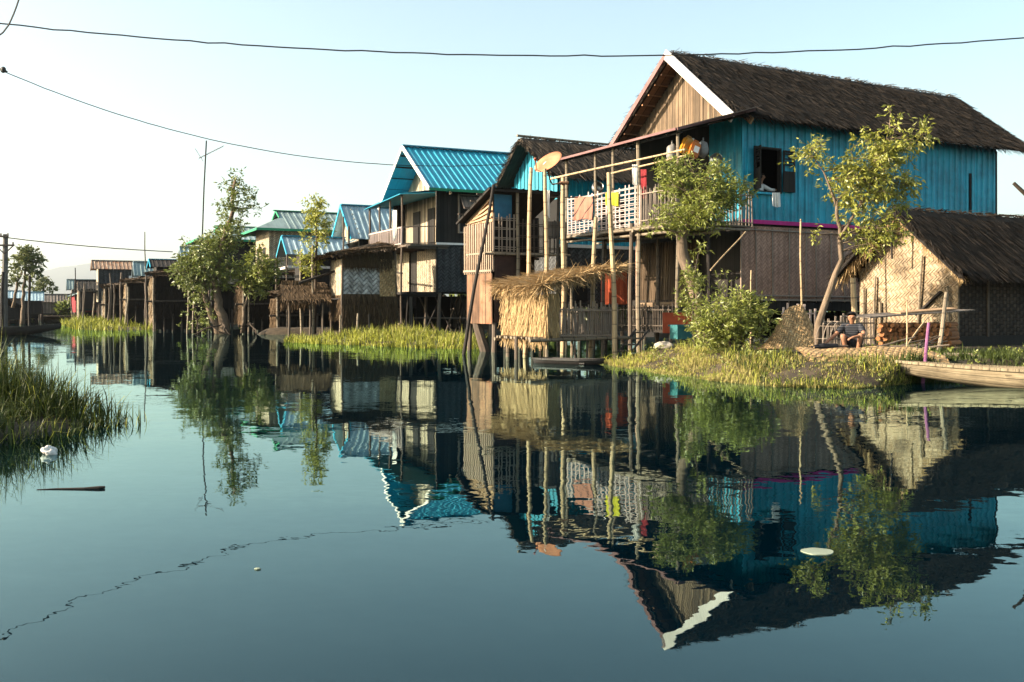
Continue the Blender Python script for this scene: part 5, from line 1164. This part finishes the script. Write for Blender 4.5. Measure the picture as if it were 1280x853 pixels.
for py,l in ((307,.75),(296,.3)):
    p=P(7,py,70)-b0; mb=MB(); mb.bar(p+V(-l,-.16,0),p+V(l*.9,-.16,0),.13,.12); arm=mb.build('cross_arm',m_wood_dark,PP)
    for x in (-l*.85,l*.8):
        mb=MB(); mb.tube([p+V(x,-.16,.06),p+V(x,-.16,.22)],.06,6); mb.build('insulator',m_concrete,arm)
mb=MB(); p=P(7,307,70)-b0; mb.bar(p+V(-.6,-.16,-.05),p+V(0,-.16,-.6),.06,.06); mb.bar(p+V(.6,-.16,-.05),p+V(0,-.16,-.6),.06,.06); mb.build('brace',m_wood_dark,PP)
bpole('dark leaning stake beside the power pole',g0(2,410,68),P(4,340,68),.12,m_wood_dark); bpole('far dark stake right of the power pole',g0(37,406,80),P(37,345,80),.12,m_wood_dark)
# aerial
AE=thing('television_aerial','tall thin television aerial above the hipped roofs','aerial',g0(252,300,70,5.0)); b0=Vector(AE.location)
mb=MB(); mb.tube([V(0,0,0),P(255,235,70)-b0,P(258,176,70)-b0],.055,6); mb.build('mast',m_wood_dark,AE)
bm_=MB(); a=P(249,198,70)-b0; b=P(279,183,70)-b0; bm_.bar(a,b,.05,.05); boom=bm_.build('boom',m_steel,AE)
for k in range(9):
    q=a.lerp(b,k/8); mb=MB(); l=.42-.02*k; mb.bar(q-V(.10,0,.16)*l*1.6,q+V(.10,0,.16)*l*1.6,.02,.02); mb.build('element',m_steel,boom)
mb=MB(); mb.bar(P(244,186,70)-b0,P(254,202,70)-b0,.035,.035); mb.build('reflector',m_steel,AE)
bpole('thin cross shaped aerial beside the rusty roofed house',g0(94,360,100,2.2),P(94,335,100),.06,m_wood_dark,name='aerial')

# floating things
mb=MB(); c=G(1022,690); n=26
for k in range(n):
    t0,t1=6.283*k/n,6.283*(k+1)/n; f=lambda t,z:c+V(.085*math.cos(t)*(1+.06*math.sin(3*t)),.075*math.sin(t)*(1+.05*math.sin(5*t)),z)
    mb.face([c+V(0,0,.005),f(t0,.004),f(t1,.004)]); mb.face([f(t0,.004),f(t0,-.003),f(t1,-.003),f(t1,.004)])
tag(mb.build('floating_leaf',m_pad,None,origin=c),'pale round leaf floating on the dark water','leaf')
a,b=G(46,612.5),G(131,611); mb=MB(); mb.tube([a+V(0,0,.001),a.lerp(b,.3)+V(0,.01,.003),a.lerp(b,.7)+V(0,-.006,.005),a.lerp(b,.92)+V(0,0,.008),b+V(0,.004,.010)],[.003,.006,.008,.012,.009],7); tag(mb.build('floating_stick',m_wood_dark,None,origin=a),'thin dark stick floating below the near grass islet','stick')
mb=MB(); mb.ell((0,0,0),(.065,.05,.045),26,18); mb.v=[tuple(Vector(q)*(1+.75*mnoise.noise(Vector(q)*19)+.3*mnoise.noise(Vector(q)*50))) for q in mb.v]; o=mb.build('plastic_bag',m_whitecloth,None,weld=True); o.location=G(62,568)+V(0,0,.028); tag(o,'crumpled white plastic bag at the foot of the near grass','bag')
for i,(px,py,s,lab) in enumerate(((322,712,.018,'tiny white scrap floating on the open water'),)):
    c=G(px,py); mb=MB(); mb.ell((0,0,0),(s,s*.6,.006),8,5); o=mb.build('floating_scrap',m_pad,None); o.location=c+V(0,0,.003); tag(o,lab,'scrap')

# ------------------------------------------------------------------ people
def skin_mesh(name,J,bones,mat,parent,root,sub=2):
    names=list(J); me=bpy.data.meshes.new(name); me.from_pydata([J[k][0] for k in names],[(names.index(a),names.index(b)) for a,b in bones],[])
    ob=bpy.data.objects.new(name,me); COL.objects.link(ob); md=ob.modifiers.new('Skin','SKIN'); md.use_smooth_shade=True
    for i,k in enumerate(names):
        sv=me.skin_vertices[0].data[i]; r=J[k][1]; sv.radius=(r,r) if not isinstance(r,tuple) else r; sv.use_root=(k==root)
    s=ob.modifiers.new('Subdivision','SUBSURF'); s.levels=s.render_levels=sub
    dg=bpy.context.evaluated_depsgraph_get(); me2=bpy.data.meshes.new_from_object(ob.evaluated_get(dg)); me2.name=name
    bpy.data.objects.remove(ob); 
    if not me2.uv_layers: 
        u=me2.uv_layers.new(name='UVMap')
        for lp in me2.loops: c=me2.vertices[lp.vertex_index].co; u.data[lp.index].uv=(c.x+c.y*.3,c.z)
    me2.materials.clear(); me2.materials.append(mat); me2.polygons.foreach_set('use_smooth',[True]*len(me2.polygons))
    o=bpy.data.objects.new(name,me2); COL.objects.link(o); o.parent=parent; return o
def hand(J,bones,wrist,d,curl,side):
    d=Vector(d).normalized(); c=Vector(curl).normalized(); w_=Vector(J[wrist][0]); s=d.cross(c).normalized()*side
    J[wrist+'_p']=(w_+d*.05,(.036,.02)); bones.append((wrist,wrist+'_p'))
    for k,(o,l) in enumerate(((-.027,.062),(-.009,.072),(.009,.068),(.026,.054))):
        a=w_+d*.085+s*o; b=a+d*l*.5+c*.006; e=b+d*l*.25+c*l*.42
        for n,q,r in (('a',a,.010),('b',b,.009),('c',e,.0075)): J[f'{wrist}{k}{n}']=(q,r)
        bones+= [(wrist+'_p',f'{wrist}{k}a'),(f'{wrist}{k}a',f'{wrist}{k}b'),(f'{wrist}{k}b',f'{wrist}{k}c')]
    a=w_+d*.045-s*.042; b=a+d*.035-s*.012+c*.012
    J[wrist+'ta']=(a,.012); J[wrist+'tb']=(b,.009); bones+=[(wrist+'_p',wrist+'ta'),(wrist+'ta',wrist+'tb')]
def head_parts(t,c,f,r):
    """eyes, brows, nose tip, mouth, ears and a hair cap on a head centred at c, facing f."""
    c,f=Vector(c),Vector(f).normalized(); s=Vector((0,0,1)).cross(f).normalized()
    mb=MB(); mb.ell(c-f*.018+V(0,0,.028),(r*1.02,r*1.02,r*1.0),18,12)
    mb2=MB()
    for q,uv in zip(mb.f,range(len(mb.f))):
        cen=sum((Vector(mb.v[i]) for i in q),Vector())/len(q); rel=cen-c
        if rel.dot(f)<r*(.25 if rel.z<r*.75 else .9) and rel.z>-r*.55 : mb2.face([mb.v[i] for i in q],None,True)
    mb2.build('hair',m_hair,t,weld=True)
    for k in (-1,1):
        mb=MB(); mb.ell(c+f*r*.88+s*k*r*.36+V(0,0,r*.02),(.013,.013,.008),8,6); mb.build('eye',m_hair,t)
man=thing('person','barefoot man in a dark striped shirt squatting on the bank beside the firewood','person',V((1065-640)/F*21.3,21.3,.385),R(-22))
J={'pel':(V(0,.14,.16),.13),'sp':(V(0,.13,.34),.125),'ch':(V(0,.06,.50),.135),'nk':(V(0,.01,.60),.052),'nk2':(V(0,-.015,.66),.05),
 'hd':(V(0,-.03,.73),(.078,.088)),'ht':(V(0,-.03,.80),(.07,.08)),
 'shL':(V(.17,.04,.54),.065),'elL':(V(.26,-.17,.38),.042),'wrL':(V(.06,-.36,.33),.03),
 'shR':(V(-.17,.04,.54),.065),'elR':(V(-.35,-.10,.36),.042),'wrR':(V(-.52,-.26,.20),.03),
 'hpL':(V(.10,.10,.14),.095),'knL':(V(.20,-.27,.40),.062),'anL':(V(.13,-.17,.07),.042),'toL':(V(.16,-.36,.03),(.04,.022)),
 'hpR':(V(-.10,.10,.14),.095),'knR':(V(-.17,-.29,.38),.062),'anR':(V(-.12,-.20,.07),.042),'toR':(V(-.15,-.39,.03),(.04,.022))}
B=[('pel','sp'),('sp','ch'),('ch','nk'),('nk','nk2'),('nk2','hd'),('hd','ht'),('ch','shL'),('shL','elL'),('elL','wrL'),('ch','shR'),('shR','elR'),('elR','wrR'),('pel','hpL'),('hpL','knL'),('knL','anL'),('anL','toL'),('pel','hpR'),('hpR','knR'),('knR','anR'),('anR','toR')]
J['no']=(V(0,-.125,.725),.014); J['ns']=(V(0,-.10,.74),.02); B+=[('hd','ns'),('ns','no')]
J['eaL']=(V(.085,-.02,.73),.014); J['eaR']=(V(-.085,-.02,.73),.014); B+=[('hd','eaL'),('hd','eaR')]
hand(J,B,'wrL',(-.8,-.45,-.25),(0,.2,-1),1); hand(J,B,'wrR',(-.6,-.6,-.4),(.2,.2,-1),-1)
skin_mesh('body',J,B,m_skin,man,'pel')
K={k:(J[k][0],J[k][1]+.022) for k in ('pel','sp','ch','shL','shR')}; K['eL']=(J['shL'][0].lerp(J['elL'][0],.75),.068); K['eR']=(J['shR'][0].lerp(J['elR'][0],.75),.068)
skin_mesh('shirt',K,[('pel','sp'),('sp','ch'),('ch','shL'),('ch','shR'),('shL','eL'),('shR','eR')],m_shirt,man,'pel')
K={'pel':(V(0,.14,.14),.155),'hpL':(J['hpL'][0],.118),'hpR':(J['hpR'][0],.118),'kL':(J['hpL'][0].lerp(J['knL'][0],.85),.082),'kR':(J['hpR'][0].lerp(J['knR'][0],.85),.082)}
skin_mesh('shorts',K,[('pel','hpL'),('pel','hpR'),('hpL','kL'),('hpR','kR')],m_shorts,man,'pel')
head_parts(man,(0,-.03,.755),(0,-1,0),.094)
t=thing('tool_bundle','dark tool bundle on the mat by the man\'s hand','bundle',V(6.62,20.95,.47),R(10))
mb=MB(); mb.tube([V(-.35,0,.03),V(-.1,0,.05),V(.25,.02,.05)],[.03,.07,.06],8); mb.build('wrap',m_shorts,t); mb=MB(); mb.tube([V(.25,.02,.05),V(.5,.03,.06)],.02,6); mb.build('handle',m_wood,t)
wp=wl(H1,(1.60,.66,0)); wom=thing('person','woman in a white long sleeved top sitting inside the open window','person',V(wp.x,wp.y,4.1),TH+R(25))
J={'pel':(V(0,.1,.46),.14),'sp':(V(0,.08,.72),.12),'ch':(V(0,.04,.96),.125),'nk':(V(0,.0,1.12),.045),'nk2':(V(.0,-.02,1.17),.045),'hd':(V(.01,-.035,1.25),(.075,.085)),'ht':(V(.01,-.03,1.34),(.07,.08)),
 'shL':(V(.16,.02,1.03),.055),'elL':(V(.24,-.22,.88),.042),'wrL':(V(.42,-.33,.90),.028),'shR':(V(-.16,.02,1.03),.055),'elR':(V(-.2,-.05,.76),.042),'wrR':(V(-.05,-.2,.72),.028),'hpL':(V(.1,0,.44),.1),'knL':(V(.12,.02,.22),.07),'hpR':(V(-.1,0,.44),.1),'knR':(V(-.12,.02,.22),.07),'anL':(V(.12,.08,-.02),.045),'anR':(V(-.12,.08,-.02),.045)}
B=[('pel','sp'),('sp','ch'),('ch','nk'),('nk','nk2'),('nk2','hd'),('hd','ht'),('ch','shL'),('shL','elL'),('elL','wrL'),('ch','shR'),('shR','elR'),('elR','wrR'),('pel','hpL'),('hpL','knL'),('pel','hpR'),('hpR','knR'),('knL','anL'),('knR','anR')]
J['ns']=(V(.015,-.115,1.265),.018); J['no']=(V(.015,-.135,1.25),.013); B+=[('hd','ns'),('ns','no')]
hand(J,B,'wrL',(.9,-.2,-.1),(0,.1,-1),1); hand(J,B,'wrR',(.6,-.6,-.1),(0,.1,-1),-1)
skin_mesh('body',J,B,m_skin,wom,'pel')
K={k:(J[k][0],(J[k][1] if not isinstance(J[k][1],tuple) else .1)+.02) for k in ('pel','sp','ch','shL','shR','elL','elR','wrL')}; K['wrL']=(J['elL'][0].lerp(J['wrL'][0],.8),.045)
skin_mesh('blouse',K,[('pel','sp'),('sp','ch'),('ch','shL'),('ch','shR'),('shL','elL'),('shR','elR'),('elL','wrL')],m_whitecloth,wom,'pel')
K={k:(J[k][0],J[k][1]+.025) for k in ('pel','hpL','hpR','knL','knR')}
skin_mesh('skirt',K,[('pel','hpL'),('pel','hpR'),('hpL','knL'),('hpR','knR')],m_shorts,wom,'pel')
head_parts(wom,(.01,-.035,1.285),(.15,-1,0),.09)
# ------------------------------------------------------------------ trees and bushes
def px_blob(px,py,rx,ry,D,n,rr,dep=None):
    c=P(px,py,D); k=D/F; return blob(c,(rx*k,(dep or (rx+ry)/2*k),ry*k),n,rr)
# tree before the veranda
D=24.0
tree('willow_tree','leafy olive green tree with a thick leaning trunk in front of the veranda','tree',
 [([P(886,437,23.6)-V(0,0,.1),P(872,372,23.8),P(856,322,24),P(850,295,24),P(868,262,24)],.20,.10)],
 px_blob(870,252,36,36,D,16,(.22,.4))+px_blob(846,222,24,20,D,8,(.16,.28))+px_blob(905,236,24,20,D,9,(.16,.3))+px_blob(924,244,12,10,D,4,(.12,.2))+px_blob(843,272,24,18,D,8,(.16,.28))+px_blob(832,212,12,10,D,4,(.11,.17))+px_blob(852,202,10,8,D,3,(.11,.17))+px_blob(896,212,16,9,D,5,(.13,.2))+px_blob(888,275,22,12,D,6,(.14,.24))+px_blob(822,285,9,8,D,3,(.1,.16)),
 m_bark,m_leaf_a,420,.125,.036,.028,.22)
tree('climbing_shrub','loose leafy shrub climbing the trunk of the veranda tree','shrub',
 [([P(870,438,23.2)-V(0,0,.1),P(866,400,23.2),P(868,350,23.3),P(873,318,23.4)],.04,.012)],
 px_blob(863,395,18,26,23.2,9,(.15,.26))+px_blob(868,350,13,26,23.3,7,(.13,.22))+px_blob(874,318,6,12,23.4,2,(.1,.15))+px_blob(900,360,12,12,23.2,3,(.12,.2)),m_bark_dark,m_leaf_a,330,.12,.035,.012,.18)
tree('bush','round bush on the bank below the veranda tree, olive on its sunny side','bush',
 [([P(915,446,21.3)-V(0,0,.1),P(912,425,21.3),P(905,395,21.3)],.05,.015),([P(918,446,21.4)-V(0,0,.1),P(930,420,21.4),P(940,395,21.4)],.045,.012)],
 px_blob(912,408,42,30,21.3,30,(.2,.32))+px_blob(945,405,16,20,21.4,5,(.15,.24))+px_blob(880,400,14,16,21.2,4,(.15,.24))+px_blob(918,378,26,12,21.3,7,(.14,.24)),m_bark_dark,m_leaf_a,420,.105,.034,.012,.2)
# sparse tree right
D=22.8
tree('sparse_tree','open golden leaved tree with a thin curved pale trunk beside the thatched hut','tree',
 [([P(1022,432,22.6)-V(0,0,.1),P(1024,404,22.6),P(1038,362,22.7),P(1050,325,22.8),P(1050,285,22.8),P(1046,252,22.8)],.105,.035),([P(1048,300,22.8),P(1070,265,22.7),P(1095,220,22.7),P(1112,160,22.7)],.045,.012),([P(1047,262,22.8),P(1030,215,22.8),P(1012,190,22.8)],.03,.01)],
 px_blob(1085,225,52,34,D,24,(.18,.3))+px_blob(1012,198,18,20,D,6,(.14,.22))+px_blob(1050,215,26,24,D,8,(.15,.26))+px_blob(1126,185,26,18,D,9,(.15,.25))+px_blob(1112,155,10,14,D,3,(.12,.16))+px_blob(1095,282,32,22,D,10,(.17,.27))+px_blob(1150,165,14,12,D,4,(.12,.2))+px_blob(1140,225,20,16,D,5,(.13,.22))+px_blob(1082,185,24,14,D,5,(.13,.22))+px_blob(1018,290,10,6,D,2,(.1,.14))+px_blob(1062,252,22,16,D,7,(.14,.24))+px_blob(1120,245,26,22,D,8,(.15,.25))+px_blob(1085,300,24,14,D,6,(.14,.24))+px_blob(1105,200,30,20,D,8,(.16,.26)),
 m_bark,m_leaf_c,300,.125,.045,.016,.24,droop=.5)
# leafy tree left
D=52.3
tree('tall_tree','tall bushy tree with a high narrow top and two grey trunks at the water','tree',
 [([P(283,420,D)-V(0,0,.2),P(274,385,D),P(268,350,D),P(278,310,D),P(290,262,D),P(294,225,D)],.30,.06),([P(277,420,D+.3)-V(0,0,.2),P(262,385,D),P(252,350,D),P(248,325,D)],.24,.07)],
 px_blob(258,326,30,26,D,17,(.4,.72))+px_blob(236,345,12,20,D,7,(.35,.55))+px_blob(280,342,20,20,D,7,(.35,.55))+px_blob(256,358,22,10,D,5,(.3,.45))+px_blob(290,275,13,34,D,15,(.28,.46))+px_blob(299,243,15,13,D,7,(.26,.42))+px_blob(313,258,12,9,D,4,(.22,.34))+px_blob(268,298,14,8,D,4,(.28,.4))+px_blob(285,232,10,8,D,3,(.2,.3))+px_blob(297,219,6,6,D,2,(.18,.25)),
 m_bark,m_leaf_b,100,.22,.085,.04,.38)
tree('small_tree','smaller yellow green tree leaning right of the tall bushy tree','tree',
 [([P(303,412,D-.3)-V(0,0,.2),P(306,385,D-.3),P(316,350,D-.3),P(325,330,D-.3)],.11,.03)],
 px_blob(326,335,20,26,D-.3,16,(.3,.5))+px_blob(318,360,16,14,D-.3,5,(.3,.45))+px_blob(304,345,12,12,D-.3,4,(.3,.45)),m_bark,m_leaf_a,110,.22,.09,.03,.36)
tree('bush','dark scrubby bush at the foot of the tall bushy tree','bush',
 [([P(248,416,D-.4)-V(0,0,.2),P(246,400,D-.4),P(242,385,D-.4)],.06,.02)],px_blob(248,398,16,16,D-.4,9,(.25,.45)),m_bark_dark,m_leaf_b,60,.2,.08,.02,.3)
for i in range(9):
    a=P(rnd.uniform(262,330),rnd.uniform(402,412),51.7); b=a+V(rnd.uniform(-1.2,1.2),rnd.uniform(-.8,0),rnd.uniform(-.7,.1)); mb=MB(); pole(mb,a,b,rnd.uniform(.03,.07),6,.5,.5); tag(mb.build('driftwood',m_bark_dark,None,origin=a),'tangled driftwood branch on the earth mound under the tall bushy tree','driftwood','driftwood under the tall tree')
# vine pole
D=46.3
tree('slim_tree','slim vine covered tree before the pale blue roof','tree',
 [([P(393,412,D)-V(0,0,.2),P(394,360,D),P(396,300,D),P(395,265,D)],.09,.04)],
 px_blob(396,272,15,18,D,10,(.25,.42))+px_blob(384,312,14,18,D,6,(.22,.38))+px_blob(392,335,10,18,D,5,(.2,.34))+px_blob(403,295,9,14,D,4,(.2,.3))+px_blob(400,252,9,6,D,2,(.2,.28)),m_bark_dark,m_leaf_c,130,.19,.08,.02,.3)
# far trees
D=88
tree('far_tree','airy far tree behind the power pole','tree',[([P(28,404,D)-V(0,0,.2),P(29,375,D),P(31,345,D),P(33,325,D)],.22,.06),([P(16,385,D),P(22,352,D),P(28,340,D)],.16,.05)],
 px_blob(33,325,13,15,D,14,(.4,.75))+px_blob(24,345,8,10,D,5,(.35,.55))+px_blob(40,342,9,10,D,5,(.35,.55))+px_blob(16,330,5,6,D,2,(.3,.4)),m_bark,m_leaf_far,26,.42,.2,.05,.5)
tree('far_tree','low far tree behind the red shop','tree',[([P(52,400,118)-V(0,0,.2),P(52,370,118)],.2,.1)],px_blob(54,356,11,8,118,9,(.6,1.0))+px_blob(45,362,8,7,118,4,(.5,.9)),m_bark_dark,m_leaf_far,10,.5,.25,.05,.5)
tree('far_tree','small far tree at the left edge behind the power pole','tree',[([P(-2,404,95)-V(0,0,.2),P(1,365,95)],.15,.08)],px_blob(1,352,7,12,95,6,(.4,.7)),m_bark_dark,m_leaf_far,16,.42,.2,.05,.5)
for k,(x,y,s) in enumerate(((1192,446,.5),(1210,447,.4),(1228,452,.35),(1250,455,.35))):
    pass
